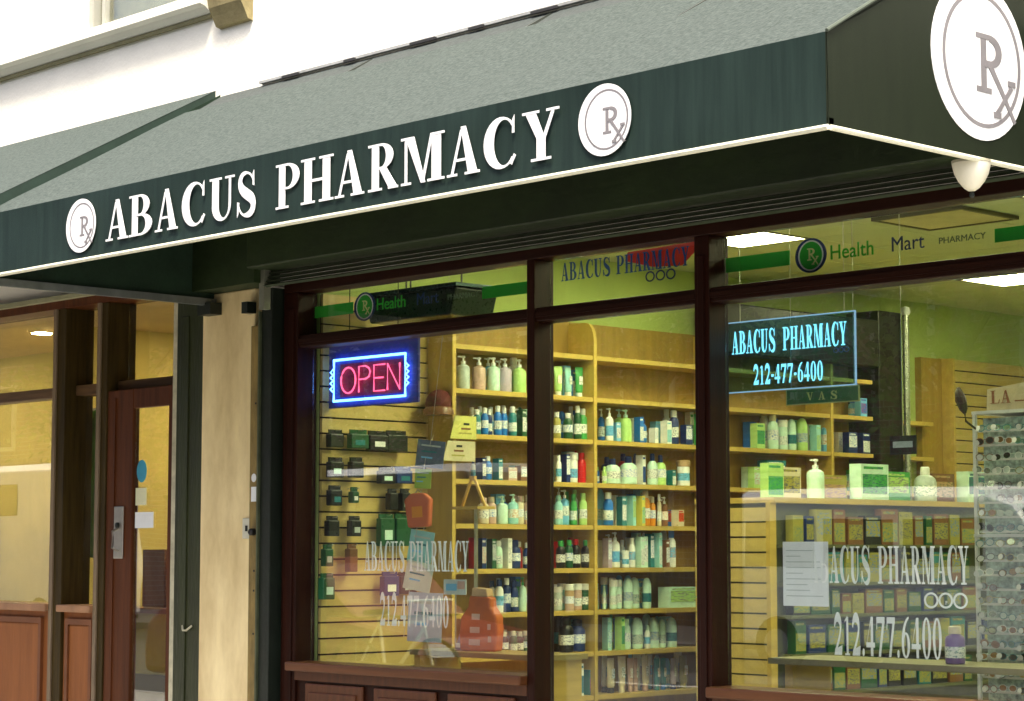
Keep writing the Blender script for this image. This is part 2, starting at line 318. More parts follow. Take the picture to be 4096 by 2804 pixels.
wb(panel((XL+.02, ys-.03, zs-.040), (XR-.02, ys-.03, zs-.040), (XL+.02, 0, ZT-.012), 60, 4, .003, .003, 5), 'top_panel', mat('sky_glare_top_strip', (.070, .080, .077), .8, .25, 48, .12, 420, spec=.08), A, True)  # same sky glare carried in the strip colour
wb(panel((XL, AP, ZB), (XR, AP, ZB), (XL, AP, ZF), 90, 6, .0042, .004, 8), 'fascia', fabric, A, True)
for nm, x, dx, mt in (('side_panel', XR, -.004, sidefab), ('side_panel', XL, .004, inner)):
    wb(MB().prism([(x, AP, ZB), (x, 0, ZB), (x, 0, ZT), (x, AP, ZF)], (dx, 0, 0)), nm, mt, A)
wb(MB().tube([(XL, AP-.004, ZB-.004), (XR+.008, AP-.004, ZB-.004)], .0115, 8), 'piping', pipe, A, True)
wb(MB().tube([(XR+.008, AP+.01, ZB-.004), (XR+.008, 0, ZB-.004)], .0115, 8), 'piping', pipe, A, True)
wb(MB().tube([(XR+.004, AP, ZF+.004), (XR+.004, 0, ZT+.004)], .008, 6), 'rake_hem', mat('faded_green_hem', (.08, .10, .075), .6), A, True)
wb(MB().prism([(XL, AP, ZB-.035), (XL, 0, ZB-.035), (XL, 0, ZB+.01), (XL, AP, ZB+.01)], (.03, 0, 0)), 'frame_bar', mat('grey_frame_tube', (.20, .22, .21), .45, .25, 6, metal=.5), A)
for x in (.6, 2.1, 3.7): wb(MB().tube([(x, AP+.03, ZB+.02), (x, AP+.03, ZF-.02), (x, -.03, ZT-.04)], .014, 6), 'frame_bar', neargreen, A, True)
wb(MB().box(XL, XR, AP+.012, AP+.04, ZB+.005, ZB+.035), 'frame_bar', neargreen, A)
wb(MB().box(XL+.45, XR, -.03, -.002, ZT-.004, ZT+.012), 'flashing', mat('grey_flashing', (.33, .34, .33), .6, .3, 8, .2), A)
for x, l in ((-.25, .16), (.35, .1), (.95, .22), (1.45, .12), (1.95, .2), (2.6, .1), (3.1, .18), (4.0, .2)):
    wb(MB().box(x, x+l, -.045, -.03, ZT-.014, ZT+.002), 'lacing', mat('dark_lacing', (.03, .03, .03), .7), A)
LET = [('A', .405, .616), ('B', .625, .842), ('A', .867, 1.07), ('C', 1.105, 1.313), ('U', 1.347, 1.56), ('S', 1.571, 1.735), ('P', 1.894, 2.078), ('H', 2.092, 2.337), ('A', 2.35, 2.564), ('R', 2.593, 2.805), ('M', 2.827, 3.121), ('A', 3.139, 3.352), ('C', 3.377, 3.585), ('Y', 3.621, 3.844)]
for c, a, b in LET: wb(emit(glyph(c), (a, AP-.0075, 3.046), FX, FZ, FN, b-a, .217, .002), 'letter', signwhite, A)
for x, r, z in ((.157, .147, 3.16), (4.108, .150, 3.165)): emblem(A, (x, AP-.0075, z), FX, FZ, FN, r, signwhite, signgrey, off=(.012, 0))
emblem(A, (XR+.0005, -.705, 3.386), (0, 1, 0), FZ, (1, 0, 0), .332, signwhite, signgrey, off=(.018, .0))

N = thing('neighbour_awning', (-4, 0, 3.0), 'plain green awning of the neighbouring shop, just behind the dark rake edge', 'awning')
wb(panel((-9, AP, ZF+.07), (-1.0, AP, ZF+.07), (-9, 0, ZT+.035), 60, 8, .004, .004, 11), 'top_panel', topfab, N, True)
wb(panel((-9, AP, 3.06), (-1.0, AP, 3.06), (-9, AP, ZF+.07), 40, 3, .002, .004, 12), 'fascia', fabric, N, True)
wb(MB().prism([(-1.0, AP, 3.06), (-1.0, 0, 3.06), (-1.0, 0, ZT+.035), (-1.0, AP, ZF+.07)], (-.004, 0, 0)), 'side_panel', mat('green_awning_edge', (.022, .045, .032), .6, .2), N)

L = thing('awning_lamp', (5.2, -.70, 2.97), 'white dome lamp hanging under the right end of the green awning', 'lamp')
wb(MB().lathe([(.014, -.112), (.032, -.100), (.053, -.074), (.069, -.043), (.077, -.01), (.078, .0)], 20, (5.2, -.70, 2.965)), 'shade', mat('cream_white_glass', (.80, .77, .62), .35, .08, 5), L, True)
wb(MB().lathe([(.080, 0), (.080, .010), (.03, .018)], 18, (5.2, -.70, 2.966)), 'base', mat('lamp_base', (.45, .42, .3), .5), L, True)
wb(MB().lathe([(.004, -.14), (.011, -.132), (.009, -.118)], 8, (5.2, -.70, 2.965)), 'finial', neargreen, L, True)

# ------------------------------------------------------------------ roller shutter over the pharmacy window
S = thing('roller_shutter', (2.5, -.1, 3.0), 'dark green roller shutter housing under the pharmacy awning', 'roller shutter')
wb(MB().box(-.30, 9, -.26, -.003, 3.10, 3.62), 'housing', mat('green_black_housing', (.012, .024, .004), .6, .5, 1.6, .2, 20, stretch=(.6, 1, 1)), S, bevel=.01)
wb(MB().box(-.945, -.3005, -.20, -.003, 3.0205, 3.62), 'end_box', MATS['green_black_housing'], S)
for k in range(4):
    z = 2.992+k*.026; wb(MB().prism([(-.28, y, zz) for y, zz in ((-.13+.012*k, z), (-.152+.012*k, z+.011), (-.13+.012*k, z+.022), (-.11+.012*k, z+.011))], (9.2, 0, 0)), 'slat', mat('shutter_slat', (.035, .048, .026), .6, .3, 8, spec=.2), S)
wb(MB().box(-.315, -.265, -.15, -.10, 2.86, 3.16), 'guide_bracket', alu, S)
wb(MB().box(-.385, -.285, -.075, .14, 0, 3.0), 'guide_rail', neargreen, S, bevel=.004)
wb(MB().box(-.40, -.386, -.09, .1, 0, 2.86), 'guide_rail', mat('worn_green_edge', (.07, .085, .045), .5, .35, 8), S)

# ------------------------------------------------------------------ stucco pier and rusty metal strip
Pp = thing('stucco_pier', (-.79, 0, 0), 'tan stucco pier between the two shopfronts, stained and scuffed', 'pier')
wb(MB().box(-1.065, -.515, -.03, .4, 0, 3.02), 'shaft', stucco, Pp, bevel=.008)
wb(MB().box(-.60, -.50, -.045, -.0302, 1.475, 1.60), 'switch_plate', mat('pale_switch_plate', (.62, .62, .5), .5), Pp, bevel=.004)
wb(MB().box(-.565, -.545, -.050, -.0452, 1.52, 1.555), 'switch', neargreen, Pp)
wb(MB().box(-1.0, -.86, -.12, -.031, 2.88, 2.955), 'awning_bracket', neargreen, Pp)
wb(MB().box(-.56, -.50, -.10, -.031, 2.86, 2.93), 'awning_bracket', neargreen, Pp)
Mt = thing('metal_jamb_strip', (-.455, -.05, 0), 'rusty olive metal strip with stickers and a lock beside the pier', 'metal strip')
wb(MB().box(-.512, -.402, -.06, .2, 0, 2.78), 'strip', rust, Mt, bevel=.004)
wb(MB().box(-.49, -.44, -.0625, -.0602, 1.70, 1.79), 'sticker', paperwhite, Mt)
wb(MB().prism([(-.465+.024*math.cos(t*.5236), -.0602, 1.845+.026*math.sin(t*.5236)) for t in range(12)], (0, -.003, 0)), 'sticker', paperwhite, Mt)
lk = wb(MB().lathe([(.022, 0), (.022, .03), (.012, .04)], 12), 'lock', mat('black_iron', (.012, .012, .012), .4, .3), Mt, True)
lk.matrix_parent_inverse = Matrix.Identity(4); lk.location = (-.0, -.012, 1.515); lk.rotation_euler = (R(90), 0, 0)
for z in (1.28, 1.16, .9, 2.3): wb(MB().cbox((-.455, -.0615, z), (.012, .003, .012)), 'screw', MATS['black_iron'], Mt)

# ------------------------------------------------------------------ pharmacy storefront
F = thing('pharmacy_storefront', (2.5, 0, 0), 'brown wooden pharmacy storefront with three glazed bays and lettered panes', 'storefront')
def post(x0, x1, z0=.0, z1=2.963, y0=0, y1=.15):
    o = wb(MB().box(x0, x1, y0, y1, z0, z1), 'post', brownwood, F, bevel=.006)
    if x1-x0 > .07: wb(MB().box(x0+.028, x1-.028, y0-.008, y0-.0005, z0+.12, z1-.1), 'bead', brownwood, o, bevel=.003)
    return o
post(-.262, -.125); post(1.872, 1.930); post(3.075, 3.172); post(5.34, 5.46)
wb(MB().box(-.262, 5.46, .0, .15, 2.9632, 3.03), 'head_rail', railwood, F, bevel=.004)
BAYS = [(-.125, 1.872), (1.930, 3.075), (3.172, 5.34)]
for a, b in BAYS:
    o = wb(MB().box(a+.001, b-.001, .012, .15, 2.625, 2.70), 'transom_rail', railwood, F, bevel=.005)
    wb(MB().box(a+.002, b-.002, .004, .0115, 2.648, 2.676), 'bead', railwood, o)
for i in (0, 2):
    a, b = BAYS[i]
    o = wb(MB().box(a-.03*(i == 0), b, -.055, .16, .69, .744), 'sill', mat('sill_wood', (.11, .038, .011), .38, .25, 3, .15, 30, stretch=(.5, 9, 9)), F, bevel=.01)
    wb(MB().box(a, b, .02, .15, .12, .6895), 'apron', railwood, F)
    nP = 3
    for k in range(nP):
        x0 = a+.1+k*(b-a-.1)/nP; x1 = a+(k+1)*(b-a-.1)/nP
        p = wb(MB().box(x0, x1, .0, .0198, .16, .62), 'panel', mat('panel_wood', (.085, .026, .007), .45, .3, 3, .15, 30, stretch=(9, 9, .5)), F, bevel=.008)
        wb(MB().box(x0+.05, x1-.05, -.012, -.0005, .21, .57), 'moulding', MATS['panel_wood'], p, bevel=.01)
    wb(MB().box(a, b, .0, .0198, .635, .689), 'rail', MATS['panel_wood'], F)
wb(MB().box(1.931, 3.074, .06, .15, .1, .30), 'kick_rail', railwood, F, bevel=.005)
PANE = {}
for i, (a, b) in enumerate(BAYS):
    PANE['t%d' % i] = wb(MB().box(a+.001, b-.001, .12, .126, 2.7005, 2.9628), 'transom_pane', glass, F)
    PANE['w%d' % i] = wb(MB().box(a+.001, b-.001, .12, .126, .7445 if i != 1 else .3005, 2.6245), 'window_pane', glass, F)
# lettering and marks on the panes (on the inner face)
GY = .1285
dgreen = mat('green_vinyl', (.03, .55, .035), .5, .06); navy = mat('navy_vinyl', (.012, .035, .17), .5, .06); bluev = mat('blue_vinyl', (.02, .10, .36), .5, .1)
whitev = mat('white_vinyl', (.92, .96, .93), .6, .05); redv = mat('red_vinyl', (.90, .05, .02), .5, .15); orangev = mat('orange_vinyl', (.95, .28, .02), .5, .1); greyv = mat('grey_green_vinyl', (.10, .15, .11), .5, .05)
def decal(mb, name, mt, pane): return wb(mb, name, mt, pane)
def rxmark(pane, x, z, r):
    for nm, els, mt, d in (('emblem_rim', [arc(0, 0, (1.12, 1.0), (.9, .88), 0, 360, 32)], navy, .001), ('emblem_ring', [arc(0, 0, (.9, .88), (.8, .80), 0, 360, 32)], whitev, .0012), ('emblem_disc', [arc(0, 0, (.8, .8), (.01, .01), 0, 360, 32)], dgreen, .0008),
                           ('letter', [[[(p[0]*.95-.12, p[1]*.95+.1) for p in q] for q in e] for e in RX], mat('pale_yellow_vinyl', (.7, .78, .3), .5), .0022)):
        decal(emit(els, (x, GY, z), FX, FZ, FN, r*1.0, r*.98, d), nm, mt, pane)
t0, t1, t2 = PANE['t0'], PANE['t1'], PANE['t2']
decal(MB().box(-.12, .25, GY-.001, GY, 2.812, 2.882), 'green_bar', dgreen, t0); decal(MB().box(1.383, 1.868, GY-.001, GY, 2.803, 2.870), 'green_bar', dgreen, t0)
rxmark(t0, .355, 2.845, .088)
sans('Health', t0, dgreen, (.46, GY, 2.815), FROT, .10, 'lettering', bold=.0005); sans('Mart', t0, navy, (.82, GY, 2.815), FROT, .10, 'lettering'); sans('PHARMACY', t0, greyv, (1.09, GY, 2.822), FROT, .045, 'lettering', sx=1.1)
decal(MB().box(3.175, 3.583, GY-.001, GY, 2.782, 2.855), 'green_bar', dgreen, t2); decal(MB().box(4.752, 5.3, GY-.001, GY, 2.77, 2.832), 'green_bar', dgreen, t2)
rxmark(t2, 3.712, 2.816, .086)
sans('Health', t2, dgreen, (3.825, GY, 2.785), FROT, .098, bold=.0007); sans('Mart', t2, navy, (4.182, GY, 2.787), FROT, .098); sans('PHARMACY', t2, greyv, (4.45, GY, 2.795), FROT, .042, sx=1.15)
decal(MB().prism([(2.50, GY+.0015, 2.955), (2.97, GY+.0015, 2.962), (2.98, GY+.0015, 2.92), (2.88, GY+.0015, 2.848), (2.68, GY+.0015, 2.86), (2.48, GY+.0015, 2.91)], (0, .0008, 0)), 'red_flash', redv, t1)
decal(MB().prism([(2.84, GY+.003, 2.958), (2.93, GY+.003, 2.96), (2.92, GY+.003, 2.92), (2.86, GY+.003, 2.885), (2.80, GY+.003, 2.90)], (0, .0006, 0)), 'orange_flash', orangev, t1)
word('ABACUS PHARMACY', t1, bluev, (2.01, GY, 2.845), FX, FZ, FN, .92, .098)
for k in range(3): decal(emit([arc(0, 0, (1, 1), (.72, .72), 0, 360, 24)], (2.66+k*.072, GY, 2.812), FX, FZ, FN, .033, .028, .001+.0003*k), 'logo_ring', navy, t1)
w0, w2 = PANE['w0'], PANE['w2']
word('ABACUS PHARMACY', w2, whitev, (3.68, GY, 1.25), FX, FZ, FN, .90, .172)
word('212.477.6400', w2, whitev, (3.82, GY, .915), FX, FZ, FN, .61, .182)
word('ABACUS PHARMACY', w0, whitev, (.368, GY, 1.285), FX, FZ, FN, .905, .170)
word('212.477.6400', w0, whitev, (.51, GY, .97), FX, FZ, FN, .60, .176)
for k in range(3): decal(emit([arc(0, 0, (1, 1), (.74, .74), 0, 360, 28)]+([[[(p[0]*.5, p[1]*.6-.25) for p in q] for q in e] for e in RX[:4]] if k == 1 else []), (4.375+k*.079, GY, 1.178), FX, FZ, FN, .039, .036, .001+.0003*k), 'logo_ring', whitev, w2)

# wall right of the storefront and the floor slab edge under it
R_ = thing('end_wall', (7.5, .2, 0), 'cream wall closing the pharmacy front on the right', 'wall')
wb(MB().box(5.461, 9, 0, .3, 0, 3.0195), 'wall', cream_wall, R_)

# ------------------------------------------------------------------ neighbouring storefront
NF = thing('neighbour_storefront', (-3, .1, 0), 'red-brown wooden shopfront with narrow panes left of the pier', 'storefront')
for q in ((-2.888, -2.746), (-2.331, -2.223)):
    o = wb(MB().box(q[0]+.03, q[1], .012, .24, 0, 3.08), 'post', mat('brown_green_post', (.045, .030, .008), .5, .4, 4, .2, 30, spec=.15, stretch=(8, 8, .5)), NF, bevel=.004)
    wb(MB().box(q[0], q[0]+.04, .0, .012, 0, 3.08), 'edge_trim', mat('grey_brown_trim', (.19, .14, .085), .6, .3, 8, stretch=(4, 4, .5)), o)
o = wb(MB().box(-1.36, -1.066, -.02, .24, 0, 3.08), 'green_post', greenpaint, NF, bevel=.006)
wb(MB().box(-1.412, -1.361, -.012, .22, 0, 3.08), 'edge_trim', trimcream, o)
wb(MB().box(-1.31, -1.22, -.028, -.0205, .1, 2.9), 'batten', greenpaint, o, bevel=.003)
wb(MB().tube([(-1.25, -.022, .93), (-1.215, -.045, .90), (-1.18, -.045, .90), (-1.15, -.022, .93)], .007, 6), 'hook', trimcream, o, True)
wb(MB().box(-9, -1.066, .0, .24, 3.0802, 3.17), 'head_rail', doorwood, NF)
wb(MB().box(-9, -1.42, -.05, -.001, 3.135, 3.165), 'head_moulding', mat('olive_cream_moulding', (.34, .34, .2), .6, .2), NF)
for a, b in ((-9, -2.888), (-2.746, -2.331), (-2.222, -1.413)):
    wb(MB().box(a, b, .10, .24, 2.475, 2.545), 'transom_rail', mat('grey_brown_rail', (.13, .075, .035), .5, .3, 4, spec=.2, stretch=(.5, 8, 8)), NF, bevel=.004)
    wb(MB().box(a, b, .18, .186, 2.5455, 3.08), 'transom_pane', nglass, NF)
for a, b in ((-9, -2.888), (-2.746, -2.331)):
    wb(MB().box(a, b, .18, .186, 1.035, 2.4748), 'window_pane', nglass, NF)
    wb(MB().box(a, b, -.03, .24, .985, 1.0345), 'sill', mat('pale_sill', (.34, .18, .09), .5, .2), NF, bevel=.008)
    wb(MB().box(a, b, .04, .24, 0, .9845), 'apron', redwood, NF)
for a, b in ((-4.35, -3.98), (-3.86, -3.04), (-2.66, -2.40)):
    o = wb(MB().box(a, b, .028, .0395, .1, .90), 'panel', redwood, NF, bevel=.006)
    m = MB(); t = .035
    for q in ((a-t, a, .06, .94), (b, b+t, .06, .94), (a, b, .90, .94), (a, b, .06, .1)): m.box(q[0], q[1], .015, .0393, q[2], q[3])
    wb(m, 'moulding', mat('panel_moulding', (.16, .055, .017), .5, .2, 3), o)
D = thing('shop_door', (-1.9, .05, 0), 'brown wooden glazed door with steel handle plate and notices on the glass', 'door')
wb(MB().box(-2.221, -1.915, .022, .075, .02, 2.4745), 'stile', doorwood, D, bevel=.006)
wb(MB().box(-2.130, -2.118, .014, .0215, .05, 2.42), 'bead', doorwood, D)
wb(MB().box(-1.50, -1.414, .022, .075, .02, 2.4745), 'stile', doorwood, D)
wb(MB().box(-1.914, -1.501, .024, .073, 2.345, 2.4745), 'top_rail', doorwood, D, bevel=.004)
wb(MB().box(-1.914, -1.501, .024, .073, .02, .30), 'bottom_rail', doorwood, D)
wb(MB().box(-1.914, -1.501, .045, .051, .3005, 2.3445), 'door_pane', nglass, D)
o = wb(MB().box(-2.108, -2.000, .010, .0215, 1.35, 1.695), 'handle_plate', steel, D, bevel=.004)
kh = wb(MB().lathe([(.02, 0), (.02, .012), (.008, .016)], 10, (0, 0, 0)), 'keyhole', neargreen, o, True)
kh.location = (-2.055, .009, 1.57); kh.rotation_euler = (R(90), 0, 0)
wb(MB().tube([(-2.05, .010, 1.40), (-2.05, -.035, 1.42), (-2.05, -.035, 1.53), (-2.05, .010, 1.55)], .009, 6), 'pull', steel, o, True)
wb(MB().prism([(-1.835+.058*math.cos(t*.2618), .044, 1.925+.075*math.sin(t*.2618)) for t in range(24)], (0, -.001, 0)), 'sticker', mat('sky_blue_sticker', (.05, .33, .50), .5), D)
wb(MB().box(-1.902, -1.775, .0425, .044, 1.70, 1.815), 'sticker', mat('pale_yellow_sticker', (.75, .76, .5), .6), D)
wb(MB().box(-1.905, -1.69, .0425, .044, 1.55, 1.655), 'sticker', paperwhite, D)

# ------------------------------------------------------------------ pharmacy interior: room
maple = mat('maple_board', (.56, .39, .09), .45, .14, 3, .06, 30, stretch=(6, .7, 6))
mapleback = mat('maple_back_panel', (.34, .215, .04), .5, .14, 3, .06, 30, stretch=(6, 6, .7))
slatm = mat('maple_slat', (.60, .45, .15), .45, .12, 2.5, .05, 30, stretch=(6, .8, 6))
wallgreen = mat('pale_green_wall_paint', (.40, .50, .15), .8, .08, 1.5, .1, 40)
ceilm = mat('ceiling_tile', (.52, .58, .34), .9, .06, 4, .3, 120)
darkgap = mat('dark_gap', (.02, .014, .006), .8)
structure(MB().box(-.1, 9, .16, 9.6, -.05, .05).build('floor', mat('beige_floor_tile', (.40, .36, .26), .4, .1, 2)))
structure(MB().box(-.30, -.112, .16, 9.6, .05, 3.5).build('side_wall', wallgreen))
structure(MB().box(-.112, 9, 9.5, 9.7, .05, 3.5).build('back_wall', wallgreen))
structure(MB().box(9, 9.2, .16, 9.7, .05, 3.5).build('far_side_wall', wallgreen))
cl = structure(MB().box(-.112, 9, .155, 9.5, 3.42, 3.5).build('ceiling', darkgap))
LIGHTS = {(1, 3): 'first', (1, 1): 'x', (3, 1): 'x', (5, 1): 'x', (5, 3): 'x', (9, 3): 'x', (5, 7): 'x', (9, 7): 'x', (1, 8): 'x', (5, 11): 'x', (9, 11): 'x'}  # most panels are added out of view to brighten the room
tile = MB().box(.004, .606, .004, .606, 0, .018).mesh('ceiling_tile', ceilm)
tx0, ty0, td = .95-.61, 2.25-3*.61, .61
for i in range(-1, 13):
    for j in range(0, 15):
        if (i, j) in LIGHTS: continue
        x, y = tx0+i*td, ty0+j*td
        if y < .16 or x < -.11 and i < -1 or y+td > 9.5 or x+td > 8.98: continue
        sx = 1.
        if x < -.11: continue
        place(tile, 'ceiling_tile', cl, (x, y, 3.4))
wb(MB().box(-.11, .336, .16, 9.49, 3.401, 3.419), 'ceiling_tile', ceilm, cl); wb(MB().box(.345, 8.95, .16, .415, 3.401, 3.419), 'ceiling_tile', ceilm, cl)
lightpanel = glow('fluorescent_panel', (1., .98, .54), 40.)
pm = MB().box(.03, .58, .03, .58, .0, .012).mesh('diffuser', lightpanel); m = MB()
for q in ((0, .61, 0, .03), (0, .61, .58, .61), (0, .03, .03, .58), (.58, .61, .03, .58)): m.box(q[0], q[1], q[2], q[3], -.004, .016)
fm = m.mesh('frame', mat('dark_lamp_frame', (.10, .09, .04), .5))
for k, ((i, j), nm) in enumerate(LIGHTS.items()):
    lb = 'lit square ceiling panel seen through the right transom pane' if k == 0 else 'lit panel of the mostly added pharmacy ceiling lights, %s row from the street, %s from the shelving wall' % (ORD[{1: 0, 3: 1, 7: 2, 8: 3, 11: 4}[j]], ORD[{1: 0, 3: 1, 5: 2, 9: 3}[i]])
    t = thing('ceiling_light', (tx0+i*td, ty0+j*td, 3.4), lb, 'ceiling light', 'lit ceiling panels of the pharmacy')
    place(pm, 'diffuser', t); place(fm, 'frame', t)
v = thing('ceiling_vent', (2.36, 2.41, 3.385), 'square dark-edged ceiling vent seen through the right transom', 'vent')
wb(MB().box(2.385, 2.985, 2.435, 2.975, 3.381, 3.396), 'plate', mat('olive_vent_plate', (.55, .50, .26), .7), v)
m = MB()
for q in ((2.36, 3.01, 2.41, 2.435), (2.36, 3.01, 2.975, 3.0), (2.36, 2.385, 2.435, 2.975), (2.985, 3.01, 2.435, 2.975)): m.box(q[0], q[1], q[2], q[3], 3.375, 3.396)
wb(m, 'frame', MATS['dark_lamp_frame'], v)

# slat walls
def slatwall(loc, label, x0, x1, y0, y1, z0, z1, along, n=None):
    t = thing('slatwall', loc, label, 'slatwall')
    wb(MB().box(x0, x1, y0, y1, z0, z1), 'backing', darkgap, t)
    dz = .0952; k = 0; z = z0
    if along == 'y': me = MB().box(0, .022, y0, y1, .004, .088).mesh('slat', slatm)
    else: me = MB().box(x0, x1, -.022, 0, .004, .088).mesh('slat', slatm)
    while z+dz <= z1+.03:
        o = place(me, 'slat', None, (x1, 0, z) if along == 'y' else (0, y0, z)); sub(o, t); z += dz
    return t
slatwall((-.1, .6, .4), 'pale maple slatwall with hanging packages behind the left window', -.111, -.104, .162, 1.03, .40, 2.96, 'y')
slatwall((-.1, 7.9, .4), 'pale maple slatwall deep inside, seen through the right window', -.111, -.104, 6.56, 9.49, .40, 2.96, 'y')
pil = thing('wood_pilaster', (-.05, 6.3, .05), 'amber wooden wall panel with small shelves beside the dark column', 'wall panel')
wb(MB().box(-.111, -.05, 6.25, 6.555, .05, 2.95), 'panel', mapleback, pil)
wb(MB().box(-.111, .06, 6.53, 6.556, .05, 2.95), 'edge_strip', maple, pil)
for z in (1.55, 1.85, 2.14, 2.42): wb(MB().box(-.111, .06, 5.70, 6.249, z-.03, z), 'shelf', maple, pil)
dc = thing('dark_portal', (.05, 5.5, .05), 'black wall column and lintel framing the back shelves in the right window', 'column')
blk = mat('black_brown_column', (.012, .010, .006), .35, .3, 4)
wb(MB().box(-.111, .20, 5.36, 5.66, .05, 3.24), 'column', blk, dc, bevel=.01)
wb(MB().box(.05, .20, 3.45, 5.359, 2.80, 3.16), 'lintel', blk, dc, bevel=.01)
wb(MB().tube([(.235, 5.66, .05), (.235, 5.66, 3.22)], .026, 10), 'chrome_pole', mat('dull_chrome', (.42, .44, .36), .3, .1, 8, metal=.8), dc, True)
wb(MB().lathe([(.01, -.04), (.035, -.02), (.04, 0), (.03, .03), (.005, .04)], 12, (.235, 5.66, 3.25)), 'ball_finial', paperwhite, dc, True)

# wooden shelving along the side wall
ROWZ = [2.70, 2.42, 2.137, 1.85, 1.57, 1.287, 1.01, .738, .452]
up = [(-.10, .05), (.15, .05), (.15, 2.80), (.145, 2.845), (.13, 2.885), (.105, 2.915), (.07, 2.928), (-.10, 2.93)]
def upright_mesh(): return MB().prism([(x, -.014, z) for x, z in up], (0, .028, 0)).mesh('upright', mat('maple_upright', (.58, .40, .085), .45, .14, 3, .06, 30, stretch=(6, 6, .7)))
ume = upright_mesh(); WIN = ['left', 'middle', 'right', 'right']
shm = MB().box(-.09, .15, .015, 1.245, -.030, 0).mesh('shelf', maple)
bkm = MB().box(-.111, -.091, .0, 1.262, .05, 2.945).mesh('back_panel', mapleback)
for b, (y0, lab) in enumerate(((1.03, 'first maple shelving bay, starting behind the left window'), (2.30, 'second maple shelving bay filling the middle window'), (3.57, 'third maple shelving bay, left end of right window'), (4.84, 'short fourth maple shelving bay beside the black column'))):
    t = thing('shelving_unit', (0, y0, .05), lab, 'shelving', 'wooden shelving along the pharmacy wall')
    ln = 1. if b < 3 else .40
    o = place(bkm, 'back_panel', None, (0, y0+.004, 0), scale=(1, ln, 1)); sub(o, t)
    o = place(ume, 'upright', None, (0, y0, 0)); sub(o, t)
    for z in ROWZ: o = place(shm, 'shelf', None, (0, y0, z), scale=(1, ln, 1)); sub(o, t)

# ------------------------------------------------------------------ goods on the shelves
PAL = {'white': (.88, .90, .88), 'grey': (.5, .58, .55), 'rose': (.60, .40, .34), 'mint': (.60, .86, .74), 'lilac': (.50, .42, .56), 'lime': (.46, .74, .24), 'teal': (.02, .20, .24), 'blue': (.015, .18, .66), 'navy': (.008, .03, .16), 'dgreen': (.012, .09, .035),
       'brown': (.20, .085, .035), 'cream': (.70, .62, .45), 'aqua': (.34, .70, .72), 'sky': (.18, .54, .88), 'green': (.06, .40, .10), 'red': (.62, .012, .010), 'olive': (.34, .31, .07), 'black': (.010, .011, .011), 'orange': (.70, .26, .02), 'tan': (.50, .33, .18), 'yellow': (.75, .66, .10), 'purple': (.16, .08, .30)}
WORD = {'dgreen': 'dark green', 'aqua': 'pale aqua', 'sky': 'sky blue', 'rose': 'pinkish', 'mint': 'pale mint', 'lime': 'light green'}
def pl(c): return mat('plastic_'+c, PAL[c], .32, .10, 5, .02, 30, spec=.5)
def pr(c, ink):
    """printed label: blocks and broken lines of ink on the label colour"""
    nm = 'print_%s_%s' % (c, ink)
    if nm in MATS: return MATS[nm]
    m = mat(nm, PAL[c], .4, .04, 5); t = m.node_tree; n = t.nodes; b = n['Principled BSDF']; src = b.inputs['Base Color'].links[0].from_socket
    tc = n.new('ShaderNodeTexCoord'); mp = n.new('ShaderNodeMapping'); mp.inputs['Scale'].default_value = (4, 4, 20)
    ns = n.new('ShaderNodeTexNoise'); ns.inputs['Scale'].default_value = 2.0; ns.inputs['Detail'].default_value = 3
    oi = n.new('ShaderNodeObjectInfo'); ad = n.new('ShaderNodeVectorMath'); cr = n.new('ShaderNodeValToRGB'); cr.color_ramp.interpolation = 'CONSTANT'
    cr.color_ramp.elements[0].color = (0, 0, 0, 1); cr.color_ramp.elements[1].color = (.75, .75, .75, 1); cr.color_ramp.elements[1].position = .545
    sc2 = n.new('ShaderNodeVectorMath'); sc2.operation = 'SCALE'; sc2.inputs[3].default_value = 17.; t.links.new(oi.outputs['Location'], sc2.inputs[0])
    t.links.new(tc.outputs['Object'], mp.inputs[0]); t.links.new(mp.outputs[0], ad.inputs[0]); t.links.new(sc2.outputs[0], ad.inputs[1]); t.links.new(ad.outputs[0], ns.inputs['Vector'])
    mx = n.new('ShaderNodeMixRGB'); mx.inputs[2].default_value = (*PAL[ink], 1); t.links.new(ns.outputs['Fac'], cr.inputs[0]); t.links.new(cr.outputs[0], mx.inputs[0]); t.links.new(src, mx.inputs[1]); t.links.new(mx.outputs[0], b.inputs['Base Color'])
    return m
INK = ['blue', 'teal', 'dgreen', 'red', 'navy', 'orange', 'purple']
MC = {}
def cached(key, fn):
    if key not in MC: MC[key] = fn()
    return MC[key]
H = .5
def body_prof(ty):
    return {'pump': [(.40, 0), (.47, .02), (.48, .10), (.48, .60), (.44, .67), (.30, .72), (.16, .74), (.14, .77)],
            'cap': [(.40, 0), (.46, .02), (.47, .08), (.47, .64), (.42, .72), (.28, .77), (.24, .80)],
            'jar': [(.44, 0), (.48, .03), (.48, .70), (.44, .76)],
            'dome': [(.42, 0), (.47, .02), (.48, .1), (.48, .62), (.46, .75), (.40, .87), (.28, .96), (.12, 1.0), (.02, 1.0)],
            'jug': [(.44, 0), (.49, .03), (.49, .55), (.44, .66), (.30, .74), (.17, .77)]}[ty]
def cap_mesh(ty, c):
    m = MB()
    if ty == 'pump':
        m.lathe([(.17, .76), (.17, .84), (.07, .85), (.07, .93), (.16, .94), (.16, .985), (.05, 1.0)], 10); m.box(-.05, .05, -.44, -.1, .945, .985)
    elif ty == 'cap': m.lathe([(.29, .795), (.30, .82), (.29, .98), (.24, 1.0)], 12)
    elif ty == 'jar': m.lathe([(.50, .76), (.51, .78), (.51, .97), (.46, 1.0)], 16)
    elif ty == 'jug': m.lathe([(.20, .76), (.21, .78), (.20, .97), (.16, 1.0)], 12)
    elif ty == 'tube': m.lathe([(.30, 0), (.31, .02), (.30, .15), (.26, .16)], 12)
    return m.mesh('cap', pl(c), True)
